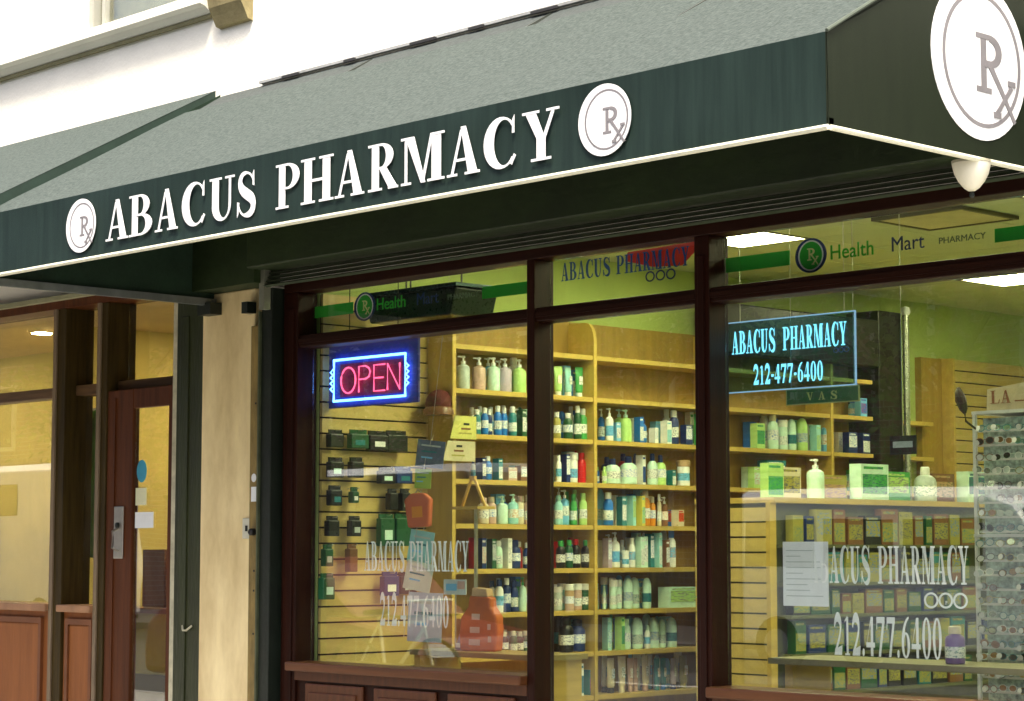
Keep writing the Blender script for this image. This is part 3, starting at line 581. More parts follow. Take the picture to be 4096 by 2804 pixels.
def body_mesh(ty, c):
    if ty == 'box': return MB().box(-.03, .03, -.5, .5, 0, 1).mesh('box_body', pl(c))
    if ty == 'tube':
        m = MB(); n = 14; rings = [(.30, .30, .16), (.36, .34, .22), (.40, .26, .5), (.44, .14, .8), (.47, .03, .97), (.47, .02, 1.0)]; v = []
        for a, b_, z in rings: m.v += [(b_*math.cos(2*math.pi*k/n), a*math.sin(2*math.pi*k/n), z) for k in range(n)]
        for j in range(len(rings)-1): m.f += [(j*n+k, j*n+(k+1) % n, (j+1)*n+(k+1) % n, (j+1)*n+k) for k in range(n)]
        m.f.append(tuple((len(rings)-1)*n+k for k in range(n))); return m.mesh('tube_body', pl(c), True)
    return MB().lathe(body_prof(ty), 16).mesh('bottle_body', pl(c), True)
def label_mesh(ty, c, vr):
    m = MB()
    if ty == 'box': m.box(.0302, .0312, -.44, .44, .08+.1*vr, .62+.1*vr); m.box(.0302, .0312, -.40, .30, .86, .93)
    elif ty == 'tube': m.box(.345, .352, -.2, .2, .42, .70)
    else:
        r = .485 if ty != 'jug' else .495; m.lathe([(r, .16+.05*vr), (r, .46+.04*vr)], 16)
        m.f = m.f[:-2]; n0 = len(m.v); m.lathe([(r+.004, .26), (r+.004, .33)], 16); m.f = m.f[:-2]
    return m.mesh('label', pr(c, INK[(vr*3+len(c)+len(ty)) % 7]), True)
NAMES = {'pump': ('pump_bottle', 'pump bottle', 'bottle'), 'cap': ('capped_bottle', 'capped bottle', 'bottle'), 'jar': ('lidded_jar', 'lidded jar', 'jar'), 'dome': ('domed_bottle', 'dome-topped bottle', 'bottle'), 'jug': ('wide_bottle', 'wide-shouldered bottle', 'bottle'), 'tube': ('standing_tube', 'standing tube', 'tube'), 'box': ('carton', 'carton', 'box')}
def goods(ty, c, k, loc, d, h, label, group, rz=0., vr=0):
    nm, wd, cat = NAMES[ty]
    sc_ = (d, d, h) if ty != 'box' else (1.0 if d < .2 else 1.6, d, h)
    o = place(cached((ty, 'b', c), lambda: body_mesh(ty, c)), nm, None, loc, (0, 0, rz), sc_); tag(o, label, cat, group)
    if ty not in ('box', 'dome'): place(cached((ty, 'c', k), lambda: cap_mesh(ty, k)), 'cap', o)
    lc = 'olive' if group == 'cartons on the gondola' else {'white': 'sky', 'mint': 'white', 'lime': 'white', 'aqua': 'white'}.get(c, 'white')
    if ty == 'box' and lc != 'olive': lc = k if k != c else 'white'
    if ty in ('dome',): lc = 'teal' if vr % 2 else 'grey'
    if not (ty == 'pump' and c in ('lime', 'mint', 'lilac', 'rose', 'grey')) and not (c == 'red'): place(cached((ty, 'l', lc, vr), lambda: label_mesh(ty, lc, vr)), 'label', o)
    return o
SHELF = [
 ('left',1,1.184,0.07,0.217,'pump','grey','white'),
 ('left',1,1.309,0.071,0.213,'pump','rose','white'),
 ('left',1,1.439,0.071,0.221,'pump','mint','white'),
 ('left',1,1.56,0.071,0.223,'pump','lilac','white'),
 ('left',1,1.688,0.075,0.225,'pump','lime','white'),
 ('left',2,1.311,0.045,0.163,'cap','teal','white'),
 ('left',2,1.368,0.04,0.176,'cap','blue','white'),
 ('left',2,1.418,0.034,0.167,'cap','navy','white'),
 ('left',2,1.474,0.043,0.193,'cap','blue','white'),
 ('left',2,1.533,0.037,0.184,'cap','blue','white'),
 ('left',2,1.593,0.046,0.192,'cap','teal','white'),
 ('left',2,1.668,0.03,0.173,'box','dgreen','dgreen'),
 ('left',2,1.737,0.049,0.182,'cap','dgreen','mint'),
 ('left',3,1.33,0.03,0.14,'box','navy','navy'),
 ('left',3,1.403,0.045,0.154,'cap','blue','white'),
 ('left',3,1.465,0.03,0.139,'box','teal','teal'),
 ('left',3,1.578,0.061,0.085,'box','rose','rose'),
 ('left',3,1.708,0.07,0.1,'box','brown','brown'),
 ('left',4,1.347,0.059,0.168,'cap','cream','rose'),
 ('left',4,1.43,0.056,0.175,'cap','rose','cream'),
 ('left',4,1.521,0.06,0.182,'pump','mint','mint'),
 ('left',4,1.605,0.057,0.195,'pump','aqua','mint'),
 ('left',4,1.684,0.046,0.185,'cap','cream','rose'),
 ('left',4,1.747,0.04,0.192,'cap','rose','cream'),
 ('left',5,1.318,0.03,0.193,'box','navy','grey'),
 ('left',5,1.399,0.03,0.188,'box','dgreen','grey'),
 ('left',5,1.484,0.051,0.177,'cap','mint','white'),
 ('left',5,1.566,0.03,0.194,'box','white','white'),
 ('left',5,1.65,0.06,0.183,'cap','navy','navy'),
 ('left',5,1.735,0.051,0.166,'cap','navy','white'),
 ('left',6,1.48,0.045,0.207,'cap','white','navy'),
 ('left',6,1.55,0.045,0.217,'cap','navy','white'),
 ('left',6,1.619,0.048,0.2,'cap','navy','navy'),
 ('left',6,1.688,0.04,0.222,'pump','mint','green'),
 ('left',6,1.745,0.037,0.204,'cap','cream','rose'),
 ('left',7,1.465,0.045,0.154,'cap','dgreen','white'),
 ('left',7,1.534,0.045,0.147,'cap','black','white'),
 ('left',7,1.605,0.045,0.151,'cap','dgreen','white'),
 ('left',7,1.676,0.045,0.143,'cap','black','white'),
 ('left',7,1.741,0.043,0.147,'cap','dgreen','white'),
 ('middle',1,2.04,0.056,0.2,'tube','lime','white'),
 ('middle',1,2.137,0.059,0.199,'tube','aqua','white'),
 ('middle',1,2.239,0.056,0.205,'tube','green','white'),
 ('middle',1,2.331,0.056,0.205,'tube','rose','white'),
 ('middle',2,2.03,0.047,0.18,'cap','olive','white'),
 ('middle',2,2.117,0.053,0.175,'cap','dgreen','white'),
 ('middle',2,2.197,0.044,0.226,'cap','dgreen','white'),
 ('middle',2,2.268,0.05,0.212,'cap','green','white'),
 ('middle',2,2.336,0.03,0.161,'box','green','green'),
 ('middle',3,2.016,0.032,0.178,'cap','white','white'),
 ('middle',3,2.088,0.03,0.186,'box','navy','white'),
 ('middle',3,2.175,0.059,0.2,'jar','white','white'),
 ('middle',3,2.264,0.05,0.203,'cap','red','red'),
 ('middle',3,2.338,0.047,0.211,'cap','red','red'),
 ('middle',4,2.03,0.047,0.194,'cap','aqua','aqua'),
 ('middle',4,2.102,0.05,0.233,'pump','sky','white'),
 ('middle',4,2.175,0.041,0.205,'cap','green','green'),
 ('middle',4,2.245,0.047,0.212,'cap','lime','lime'),
 ('middle',4,2.325,0.053,0.237,'pump','lime','white'),
 ('middle',5,2.034,0.052,0.179,'cap','black','green'),
 ('middle',5,2.112,0.047,0.185,'cap','dgreen','green'),
 ('middle',5,2.199,0.053,0.191,'cap','black','red'),
 ('middle',5,2.296,0.059,0.185,'cap','black','green'),
 ('middle',6,2.034,0.052,0.155,'jar','grey','white'),
 ('middle',6,2.112,0.052,0.172,'jar','tan','white'),
 ('middle',6,2.193,0.05,0.174,'jar','rose','white'),
 ('middle',6,2.279,0.059,0.173,'jar','dgreen','white'),
 ('middle',7,2.079,0.081,0.226,'cap','black','black'),
 ('middle',7,2.208,0.087,0.211,'cap','navy','black'),
 ('middle',8,2.018,0.04,0.175,'cap','white','white'),
 ('middle',8,2.117,0.03,0.217,'box','white','teal'),
 ('middle',8,2.199,0.03,0.208,'box','white','teal'),
 ('middle',8,2.308,0.064,0.164,'box','teal','purple'),
 ('middle',2,2.497,0.045,0.225,'pump','white','white'),
 ('middle',2,2.581,0.034,0.13,'box','sky','white'),
 ('middle',2,2.687,0.069,0.224,'pump','lime','mint'),
 ('middle',2,2.792,0.03,0.175,'box','blue','white'),
 ('middle',2,2.867,0.046,0.166,'cap','blue','navy'),
 ('middle',2,2.95,0.03,0.108,'box','white','white'),
 ('middle',2,3.053,0.045,0.158,'box','white','aqua'),
 ('middle',2,3.164,0.058,0.24,'cap','navy','white'),
 ('middle',2,3.276,0.054,0.14,'box','navy','navy'),
 ('middle',2,3.399,0.03,0.225,'box','green','green'),
 ('middle',3,2.471,0.027,0.115,'cap','lime','lime'),
 ('middle',3,2.564,0.09,0.171,'jug','mint','navy'),
 ('middle',3,2.716,0.096,0.193,'jug','mint','navy'),
 ('middle',3,2.834,0.03,0.203,'box','white','navy'),
 ('middle',3,2.936,0.061,0.218,'jug','mint','navy'),
 ('middle',3,3.033,0.064,0.209,'jug','lime','navy'),
 ('middle',3,3.13,0.03,0.108,'box','teal','teal'),
 ('middle',3,3.244,0.074,0.178,'jar','white','tan'),
 ('middle',4,2.499,0.059,0.223,'cap','blue','white'),
 ('middle',4,2.62,0.034,0.195,'box','teal','white'),
 ('middle',4,2.713,0.03,0.203,'box','aqua','lime'),
 ('middle',4,2.792,0.03,0.204,'box','yellow','lime'),
 ('middle',4,2.879,0.054,0.242,'cap','orange','cream'),
 ('middle',4,2.952,0.039,0.201,'cap','orange','cream'),
 ('middle',4,3.006,0.027,0.22,'cap','cream','white'),
 ('middle',4,3.067,0.043,0.203,'pump','brown','white'),
 ('middle',4,3.173,0.058,0.113,'box','cream','red'),
 ('middle',5,2.499,0.03,0.198,'box','lilac','white'),
 ('middle',5,2.577,0.054,0.24,'pump','white','white'),
 ('middle',5,2.648,0.039,0.115,'jar','white','white'),
 ('middle',5,2.713,0.039,0.199,'cap','white','white'),
 ('middle',5,2.779,0.03,0.205,'box','mint','mint'),
 ('middle',5,2.845,0.03,0.211,'box','mint','mint'),
 ('middle',5,2.91,0.03,0.23,'box','teal','teal'),
 ('middle',5,2.97,0.03,0.236,'box','aqua','white'),
 ('middle',5,3.037,0.03,0.188,'box','brown','brown'),
 ('middle',5,3.123,0.052,0.255,'cap','white','blue'),
 ('middle',6,2.467,0.021,0.156,'cap','mint','mint'),
 ('middle',6,2.527,0.044,0.197,'jar','mint','white'),
 ('middle',6,2.598,0.042,0.197,'jar','mint','white'),
 ('middle',6,2.678,0.057,0.208,'dome','mint','mint'),
 ('middle',6,2.77,0.057,0.21,'dome','mint','mint'),
 ('middle',6,2.859,0.051,0.206,'dome','mint','mint'),
 ('middle',6,3.217,0.317,0.142,'box','mint','lime'),
 ('middle',7,2.489,0.03,0.217,'box','aqua','mint'),
 ('middle',7,2.579,0.03,0.221,'box','lime','green'),
 ('middle',7,2.67,0.051,0.207,'cap','mint','mint'),
 ('middle',7,2.781,0.066,0.211,'dome','mint','mint'),
 ('middle',7,2.865,0.036,0.155,'cap','white','mint'),
 ('middle',7,2.95,0.066,0.207,'dome','mint','mint'),
 ('middle',7,3.04,0.042,0.193,'dome','mint','mint'),
 ('middle',7,3.135,0.061,0.203,'dome','mint','mint'),
 ('middle',8,2.516,0.059,0.232,'tube','cream','black'),
 ('middle',8,2.624,0.053,0.241,'tube','cream','cream'),
 ('middle',8,2.711,0.042,0.226,'tube','rose','rose'),
 ('middle',8,2.781,0.042,0.223,'tube','rose','rose'),
 ('middle',8,2.87,0.054,0.238,'tube','cream','rose'),
 ('middle',8,2.963,0.048,0.217,'tube','teal','teal'),
 ('middle',8,3.044,0.048,0.214,'tube','teal','blue'),
 ('middle',8,3.135,0.049,0.211,'tube','lilac','navy'),
 ('middle',8,3.258,0.067,0.226,'tube','olive','olive'),
 ('right',2,4.053,0.085,0.183,'box','lime','green'),
 ('right',2,4.22,0.068,0.268,'cap','mint','cream'),
 ('right',2,4.348,0.058,0.221,'jar','mint','white'),
 ('right',2,4.455,0.059,0.232,'dome','mint','mint'),
 ('right',2,4.578,0.072,0.244,'dome','lime','mint'),
 ('right',2,4.724,0.052,0.197,'box','aqua','lime'),
 ('right',2,4.853,0.063,0.262,'pump','sky','white'),
 ('right',2,5.12,0.087,0.159,'box','navy','white'),
 ('right',2,5.303,0.093,0.16,'box','navy','white'),
 ('right',2,5.471,0.051,0.146,'box','blue','blue'),
 ('right',1,5.297,0.065,0.144,'box','sky','blue'),
 ('right',1,5.463,0.084,0.142,'box','sky','navy'),
 ('right',3,4.029,0.058,0.156,'box','lime','mint'),
 ('right',3,4.232,0.175,0.207,'box','teal','teal'),
 ('right',3,4.445,0.069,0.161,'box','mint','brown'),
 ('right',3,5.231,0.083,0.155,'box','mint','green'),
 ('right',3,5.416,0.098,0.159,'box','green','green'),
]
cnt = {}
for (wn, row, y, d, h, ty, c, k) in sorted(SHELF, key=lambda t: (t[0], t[1], t[2])):
    i = cnt[(wn, row)] = cnt.get((wn, row), 0)+1
    lab = '%s %s, %s from the left on %s shelf down, %s window' % (WORD.get(c, c), NAMES[ty][1], ORD[i-1], ORD[row], wn)
    x = random.uniform(.05, .09) if ty != 'box' else random.uniform(.06, .10)
    goods(ty, c, k, (x, y, ROWZ[row]+.0008), d*(1.28 if ty != 'box' else 1.15), min(h, .262), lab, 'goods on the maple shelves', random.uniform(-.3, .3) if ty != 'box' else random.uniform(-.12, .12), (i*7+row*3) % 3)

rb = random.Random(31); cnt2 = {}
for (wn, row, y, d, h, ty, c, k) in sorted(SHELF, key=lambda t: (t[0], t[1], t[2])):
    i = cnt2[(wn, row)] = cnt2.get((wn, row), 0)+1
    if rb.random() < .12 or d > .16: continue
    c2 = rb.choice((c, 'white', 'white', 'blue', 'aqua', 'red' if row in (3, 5) else 'sky', k)); t2 = ty if rb.random() < .6 else rb.choice(('cap', 'box', 'dome'))
    goods(t2, c2, k, (-.025, y+rb.uniform(.02, .045), ROWZ[row]+.0008), min(d*1.1, .085), min(h*rb.uniform(.92, 1.12), .262), '%s %s in back row behind %s item, %s shelf, %s window' % (WORD.get(c2, c2), NAMES[t2][1], ORD[i-1], ORD[row], wn), 'goods on the maple shelves', rb.uniform(-.2, .2), i % 3)

# packages hanging on the slatwall
HANG = [(.216, 2.065, .077, .072), (.218, 1.89, .077, .085), (.214, 1.72, .066, .085), (.197, 1.536, .062, .085), (.162, 1.36, .047, .093), (.16, 1.175, .069, .116), (.379, 1.894, .07, .086), (.365, 1.726, .037, .062), (.37, 1.537, .059, .086), (.35, 1.344, .048, .126), (.395, 2.068, .101, .078), (.547, 2.064, .11, .082), (.70, 2.065, .118, .093),
        (.622, 1.854, .087, .071), (.755, 1.857, .095, .071), (.67, 1.705, .049, .093), (.771, 1.703, .05, .101), (.62, 1.515, .083, .152), (.75, 1.516, .088, .153), (.654, 1.185, .09, .109), (.793, 1.189, .099, .098)]
HC = ['black', 'black', 'black', 'black', 'dgreen', 'dgreen', 'black', 'dgreen', 'black', 'brown', 'dgreen', 'black', 'black', 'black', 'navy', 'black', 'black', 'dgreen', 'dgreen', 'navy', 'black']
rows_ = {}
for n, (y, z, wy, hz) in enumerate(HANG): rows_.setdefault(round(z*7), []).append((y, n))
rk = sorted(rows_, reverse=True); lab_of = {}
for ri, key in enumerate(rk):
    for ci, (y, n) in enumerate(sorted(rows_[key])): lab_of[n] = (ri, ci)
for n, (y, z, wy, hz) in enumerate(HANG):
    ri, ci = lab_of[n]; c = HC[n]
    t = thing('hanging_package', (-.02, y, z), '%s hanging package, %s from left in %s row on the left slatwall' % (WORD.get(c, c), ORD[ci], ORD[ri]), 'package', 'packages hanging on the slatwall')
    wy *= 1.35; hz *= 1.12
    o = wb(MB().cbox((-.025, y, z), (.05, wy, hz)), 'pack', pl(c), t, bevel=.006)
    if n % 3 != 0: wb(MB().cbox((.0004, y+.006*((n % 3)-1), z-hz*.1), (.0012, wy*.55, hz*.35)), 'print', pl(['grey', 'mint', 'teal', 'white'][n % 4]), t)
    wb(MB().cbox((-.024, y, z+hz/2+.013), (.012, wy*.96, .028)), 'header_card', pl(c), t)
    wb(MB().tube([(-.081, y, z+hz/2+.018), (.02, y, z+hz/2+.018), (.03, y, z+hz/2+.026)], .003, 5), 'hook', steel, t, True)

# ------------------------------------------------------------------ things in the left window
O = thing('neon_open_sign', (.3, .22, 2.45), 'glowing OPEN sign with red letters inside a bright blue border', 'neon sign')
wb(MB().box(-.10, .742, .212, .232, 2.262, 2.648), 'board', mat('dark_blue_board', (.03, .035, .30), .5, .2), O, bevel=.006)  # blue halo of the tubes deepened in the board colour
nb = glow('neon_blue', (.11, .34, 1.0), 9.); nr = glow('neon_pink', (1., .10, .24), 3.2)
wb(MB().box(.03, .605, .2085, .2118, 2.325, 2.525), 'red_glow_patch', mat('crimson_glow', (.24, .012, .09), .5, .2), O)  # red glow of the letters put into the panel colour
wb(MB().tube([(-.015, .196, 2.303), (.648, .196, 2.303), (.648, .196, 2.551), (-.015, .196, 2.551)], .0085, 6, True), 'border_tube', nb, O, True)
for x, s in ((-.015, -1), (.648, 1)):
    wb(MB().tube([(x+s*(.032 if k % 2 else .006), .194, 2.36+k*.017) for k in range(9)], .006, 5), 'zigzag_tube', nb, O, True)
LTR = {'O': [[(.5+.46*math.cos(t*math.pi/10), .5+.5*math.sin(t*math.pi/10)) for t in range(21)]], 'P': [[(0, 0), (0, 1), (.6, 1), (.9, .9), (1, .76), (.9, .58), (.6, .5), (0, .5)]], 'E': [[(1, 1), (0, 1), (0, 0), (1, 0)], [(0, .5), (.85, .5)]], 'N': [[(0, 0), (0, 1), (1, 0), (1, 1)]]}
for c, x0, x1, z0, z1 in (('O', .05, .20, 2.345, 2.50), ('P', .225, .33, 2.345, 2.50), ('E', .365, .465, 2.345, 2.50), ('N', .49, .60, 2.345, 2.50)):
    m = MB()
    for pth in LTR[c]: m.tube([(x0+(x1-x0)*a, .194, z0+(z1-z0)*b) for a, b in pth], .0055, 6)
    wb(m, 'letter', nr, O, True)
for x in (.1, .55): wb(MB().tube([(x, .222, 2.648), (x, .222, 3.4)], .003, 5), 'wire', neargreen, O)
Tt = thing('hanging_tray', (.5, .5, 2.85), 'dark tray-shaped fixture hanging behind the left transom pane', 'light fixture')
m = MB(); m.prism([(.12, .32, 2.93), (.95, .32, 2.93), (.90, .32, 2.77), (.17, .32, 2.77)], (0, .34, 0)); wb(m, 'shell', mat('green_black_shell', (.010, .022, .014), .3, .3), Tt, bevel=.012)
wb(MB().box(.10, .97, .30, .68, 2.931, 2.955), 'rim', mat('dark_teal_rim', (.02, .05, .05), .25, .2, metal=.4), Tt, bevel=.004)
for x in (.3, .34, .8): wb(MB().tube([(x, .5, 2.955), (x, .5, 3.4)], .006, 5), 'rod', neargreen, Tt)
CARDS = [('brochure', .437, .617, 1.894, 2.057, (.12, .16, .24), .5, 'slate blue brochure at the top of the hanging strip, left window', .12), ('paper_card', .455, .56, 1.77, 1.885, (.36, .55, .06), .46, 'yellow-green card in the hanging strip, left window', .05),
         ('gift_bag', .41, .58, 1.54, 1.76, (.55, .13, .05), .44, 'orange-red bag hanging in the strip, left window', -.06), ('paper_card', .40, .555, 1.325, 1.52, (.30, .62, .62), .47, 'pale turquoise card in the hanging strip, left window', .16),
         ('paper_card', .405, .58, 1.165, 1.335, (.70, .76, .62), .44, 'off-white card in the hanging strip, left window', .2), ('paper_card', .42, .64, .865, 1.155, (.50, .62, .72), .46, 'large pale blue card at the bottom of the hanging strip', .04)]
for nm, x0, x1, z0, z1, c, y, lab, ang in CARDS:
    t = thing(nm, ((x0+x1)/2, y, (z0+z1)/2), lab, 'bag' if nm == 'gift_bag' else 'card', 'hanging strip of cards')
    w_, h_ = x1-x0, z1-z0; mm = mat('card_%02d%02d' % (int(c[0]*99), int(c[2]*99)), c, .6, .12, 9)
    if nm == 'gift_bag':
        MB().prism([(-w_*.4, -.03, -h_/2), (w_*.4, -.03, -h_/2), (w_*.5, -.03, h_*.25), (w_*.25, -.03, h_*.42), (-w_*.25, -.03, h_*.42), (-w_*.5, -.03, h_*.25)], (0, .06, 0)).build('sack', mm, t, bevel=.012)
        MB().cbox((0, -.032, -.02), (w_*.4, .002, h_*.3)).build('print', pl('orange'), t); MB().tube([(-.02, 0, h_*.42), (0, 0, h_*.52), (.02, 0, h_*.42)], .004, 5).build('loop', steel, t)
    else:
        MB().cbox((0, 0, 0), (w_, .004, h_)).build('sheet', mm, t)
        for k in range(3): MB().cbox((-.01*k, -.0026, h_*(.3-.22*k)), (w_*(.7-.15*k), .001, h_*.06)).build('print', pl(['grey', 'teal', 'sky'][k]), t)
        MB().tube([(0, 0, h_/2), (0, .01, h_/2+.03)], .002, 4).build('loop', steel, t)
    t.rotation_euler = (0, ang, R(25))
    if nm == 'brochure': wb(MB().tube([(.53, .475, 2.03), (.53, .475, 3.4)], .002, 4), 'cord', steel, t); wb(MB().tube([(.50, .475, .88), (.51, .475, 1.95)], .002, 4), 'cord', steel, t)
for nm, y0, y1, z0, z1, c, lab in (('price_card', .96, 1.20, 2.10, 2.245, (.60, .58, .16), 'yellow sign card on the end of the shelves, left window'), ('price_card', .90, 1.19, 1.96, 2.085, (.58, .52, .34), 'beige sign card below the yellow one, left window')):
    t = thing(nm, (.16, (y0+y1)/2, z0), lab, 'sign card')
    wb(MB().prism([(.165, y0+.02, z0), (.165, y1, z0), (.165, y1, z1), (.165, y0+.06, z1)], (.006, 0, 0)), 'sheet', mat('card_'+nm+str(int(z0*100)), c, .6, .1, 8), t)
    for k in range(3): wb(MB().box(.1711, .172, y0+.09+.02*k, y0+.20-.01*k, z0+.03+.028*k, z0+.04+.03*k), 'print', pl(['olive', 'brown', 'black'][k]), t)
cp = thing('red_cap', (.06, .985, 2.30), 'dark red round cap hanging at the shelf end under the OPEN sign', 'cap')
wb(MB().lathe([(.085, 0), (.088, .02), (.08, .06), (.055, .095), (.02, .11), (.004, .112)], 16, (.06, .985, 2.30)), 'crown', mat('oxblood_cloth', (.10, .014, .010), .8, .2), cp, True)
wb(MB().lathe([(.10, -.05), (.10, -.02), (.086, .0)], 16, (.06, .985, 2.30)), 'brim', pl('brown'), cp, True)
dp = thing('display_bag', (1.03, .45, .83), 'orange-red display bag with pale markings standing low in the left window', 'bag')
om = mat('orange_display', (.48, .10, .010), .45, .3, 5)
P = [(-.115, 0), (.115, 0), (.122, .12), (.115, .20), (.075, .255), (.068, .31), (-.062, .315), (-.07, .25), (-.112, .19), (-.12, .10)]
MB().prism([(x, -.05, z) for x, z in P], (0, .10, 0)).build('sack', om, dp, bevel=.014)
MB().prism([(x*.9, -.045, .31+z) for x, z in ((-.055, 0), (.06, 0), (.05, .045), (-.05, .05))], (0, .09, 0)).build('folded_top', pl('tan'), dp, bevel=.006)
for k, (x, z, w_) in enumerate(((-.02, .05, .07), (-.02, .12, .06), (-.015, .195, .05), (.07, .14, .02), (.075, .07, .02))): MB().cbox((x, -.0515, z), (w_, .003, .034)).build('marking', pl('rose'), dp)
dp.rotation_euler = (0, .02, R(22))
st = thing('window_stand', (.9, .5, .745), 'low pale wooden stand inside the left window', 'display stand')
for x in (.62, 1.62): wb(MB().box(x, x+.05, .30, .62, .40, .80), 'leg', maple, st)
wb(MB().box(.60, 1.70, .28, .64, .8005, .83), 'top', mat('olive_stand_top', (.28, .22, .08), .5), st)
t = thing('small_sign', (.81, .45, 1.14), 'white and pale blue printed sign beside the orange display bag', 'sign')
wb(MB().box(.717, .909, .44, .446, 1.147, 1.235), 'board', mat('pale_sign', (.60, .70, .70), .6, .12, 12), t)
wb(MB().box(.74, .83, .437, .4395, 1.17, 1.21), 'print', pl('sky'), t); wb(MB().box(.84, .90, .437, .4395, 1.18, 1.225), 'print', pl('rose'), t)
wb(MB().tube([(.81, .45, .83), (.81, .45, 1.147)], .005, 5), 'stick', steel, t)
t = thing('grey_scoop', (.9, .45, .83), 'slate grey cone-shaped carton left of the orange bag', 'carton')
wb(MB().prism([(.835, .42, .831), (.965, .42, .831), (.955, .42, .90), (.925, .42, .965), (.895, .42, .965)], (0, .07, 0)), 'shell', mat('slate_card', (.22, .24, .33), .5), t, bevel=.004)
wb(MB().box(.85, .95, .416, .4195, .845, .87), 'print', pl('white'), t)
e = thing('reflection_easel', (.8, .62, 1.66), 'amber A-shaped reflection built as an easel standing in the left window', 'easel')  # amber reflection modelled as a solid frame
am = mat('amber_reflection', (.70, .42, .10), .4, .2)
wb(MB().tube([(.70, .60, 1.66), (.785, .60, 1.83)], .010, 6), 'leg', am, e, True); wb(MB().tube([(.90, .60, 1.66), (.805, .60, 1.83)], .010, 6), 'leg', am, e, True)
wb(MB().box(.775, .815, .59, .61, 1.815, 1.84), 'top_block', am, e)
wb(MB().box(.68, .92, .52, .66, 1.645, 1.66), 'base_shelf', maple, e)
wb(MB().tube([(.80, .62, .83), (.80, .62, 1.645)], .012, 8), 'stand', steel, e, True)

# ------------------------------------------------------------------ things in the right window
E_ = thing('led_sign', (3.5, .2, 2.36), 'clear acrylic sign with glowing cyan ABACUS PHARMACY letters', 'lit sign')
wb(MB().box(3.112, 3.91, .200, .205, 2.19, 2.535), 'plate', glassmat('blue_acrylic', (.50, .74, .86), 1.0), E_)
lc_ = glow('led_cyan', (.20, .74, 1.0), 2.1); le = glow('led_edge', (.40, .72, 1.), .75)
for q in ((3.112, 3.91, 2.535, 2.541), (3.112, 3.91, 2.184, 2.19), (3.106, 3.112, 2.184, 2.541), (3.91, 3.918, 2.184, 2.541)): wb(MB().box(q[0], q[1], .199, .206, q[2], q[3]), 'edge', le, E_)
word('ABACUS PHARMACY', E_, lc_, (3.15, .1985, 2.378), FX, FZ, FN, .715, .114, sp=.9)
word('212-477-6400', E_, lc_, (3.286, .1985, 2.218), FX, FZ, FN, .435, .094)
for k in range(3): wb(emit([arc(0, 0, (1, 1), (.7, .7), 0, 360, 20)], (3.80+k*.032, .1985, 2.357), FX, FZ, FN, .016, .013, .001+.0003*k), 'logo_ring', mat('blue_lamp_print', (.03, .10, .40), .5), E_)
for x in (3.2, 3.85): wb(MB().tube([(x, .2025, 2.541), (x, .2025, 3.4)], .0025, 5), 'wire', steel, E_)
t = thing('notice_sheet', (3.65, .131, 1.14), 'white paper notice taped inside the right window glass', 'paper')
wb(MB().box(3.515, 3.79, .1315, .1325, 1.138, 1.444), 'sheet', mat('notice_paper', (.92, .95, .95), .8, .03, 10), t)
for k in range(9): wb(MB().box(3.535, 3.60+.16*random.random(), .1306, .1314, 1.40-.027*k, 1.404-.027*k), 'print', pl('grey'), t)
t = thing('green_sign', (3.55, .4, 2.12), 'small dark green framed sign under the cyan lit sign', 'sign')
wb(MB().box(3.335, 3.778, .398, .404, 2.128, 2.198), 'board', mat('dark_green_board', (.02, .10, .03), .5), t)
m = MB()
for q in ((3.33, 3.783, 2.198, 2.203), (3.33, 3.783, 2.123, 2.128), (3.33, 3.335, 2.128, 2.198), (3.778, 3.783, 2.128, 2.198)): m.box(q[0], q[1], .396, .405, q[2], q[3])
wb(m, 'frame', mat('olive_edge', (.35, .4, .16), .5), t); word('V A S', t, mat('olive_letter', (.45, .48, .16), .5), (3.46, .3975, 2.142), FX, FZ, FN, .19, .04)
for x in (3.36, 3.75): wb(MB().tube([(x, .402, 2.203), (x, .402, 3.4)], .002, 4), 'wire', steel, t)
t = thing('black_sign', (3.96, .5, 1.86), 'small black framed sign with white lettering in front of the black column', 'sign')
wb(MB().box(3.887, 4.04, .498, .504, 1.862, 1.952), 'board', pl('black'), t); wb(MB().box(3.905, 4.02, .4965, .4978, 1.895, 1.925), 'print', pl('grey'), t)
wb(MB().tube([(3.96, .502, 1.952), (3.96, .502, 3.4)], .002, 4), 'wire', steel, t)
g = thing('gondola', (1.3, 4.2, .05), 'low slat-ended display gondola with packed racks behind the right window', 'display gondola')
wb(MB().box(.90, 1.49, 2.48, 6.2, .05, 1.70), 'core', mat('olive_pegboard', (.10, .11, .045), .6, .2), g)
wb(MB().box(.88, 1.55, 2.46, 6.25, 1.7002, 1.735), 'top', maple, g)
wb(MB().box(1.491, 1.525, 2.44, 2.50, .05, 1.70), 'corner_post', maple, g)
me = MB().box(.885, 1.488, 0, .018, .004, .088).mesh('slat', slatm)
for k in range(17): sub(place(me, 'slat', None, (0, 2.46, .06+k*.0952)), g)
for z in (.52, .76, 1.0, 1.20, 1.44): wb(MB().box(1.4905, 1.62, 2.52, 6.2, z-.02, z), 'shelf', mat('olive_metal_shelf', (.11, .12, .05), .5, .2), g)
rr = random.Random(4); GC = ['dgreen', 'olive', 'dgreen', 'black', 'brown', 'teal', 'brown', 'navy', 'black']
for r, z in enumerate((1.44, 1.20, 1.0, .76, .52)):
    y = 2.58
    for i in range(13):
        w_ = rr.uniform(.09, .19); h_ = rr.uniform(.75, 1.)*(.235, .21, .17, .21, .21)[r]; c = GC[(i*5+r*3+rr.randrange(3)) % 9]
        o = goods('box', c, GC[(i*2+r) % 9], (1.56, y+w_/2, z+.0008), w_-.012, h_, '%s carton, %s from front on %s gondola shelf, right window' % (WORD.get(c, c), ORD[i], ORD[r]), 'cartons on the gondola', rr.uniform(-.1, .1), i % 3); y += w_+.01
y = 2.56
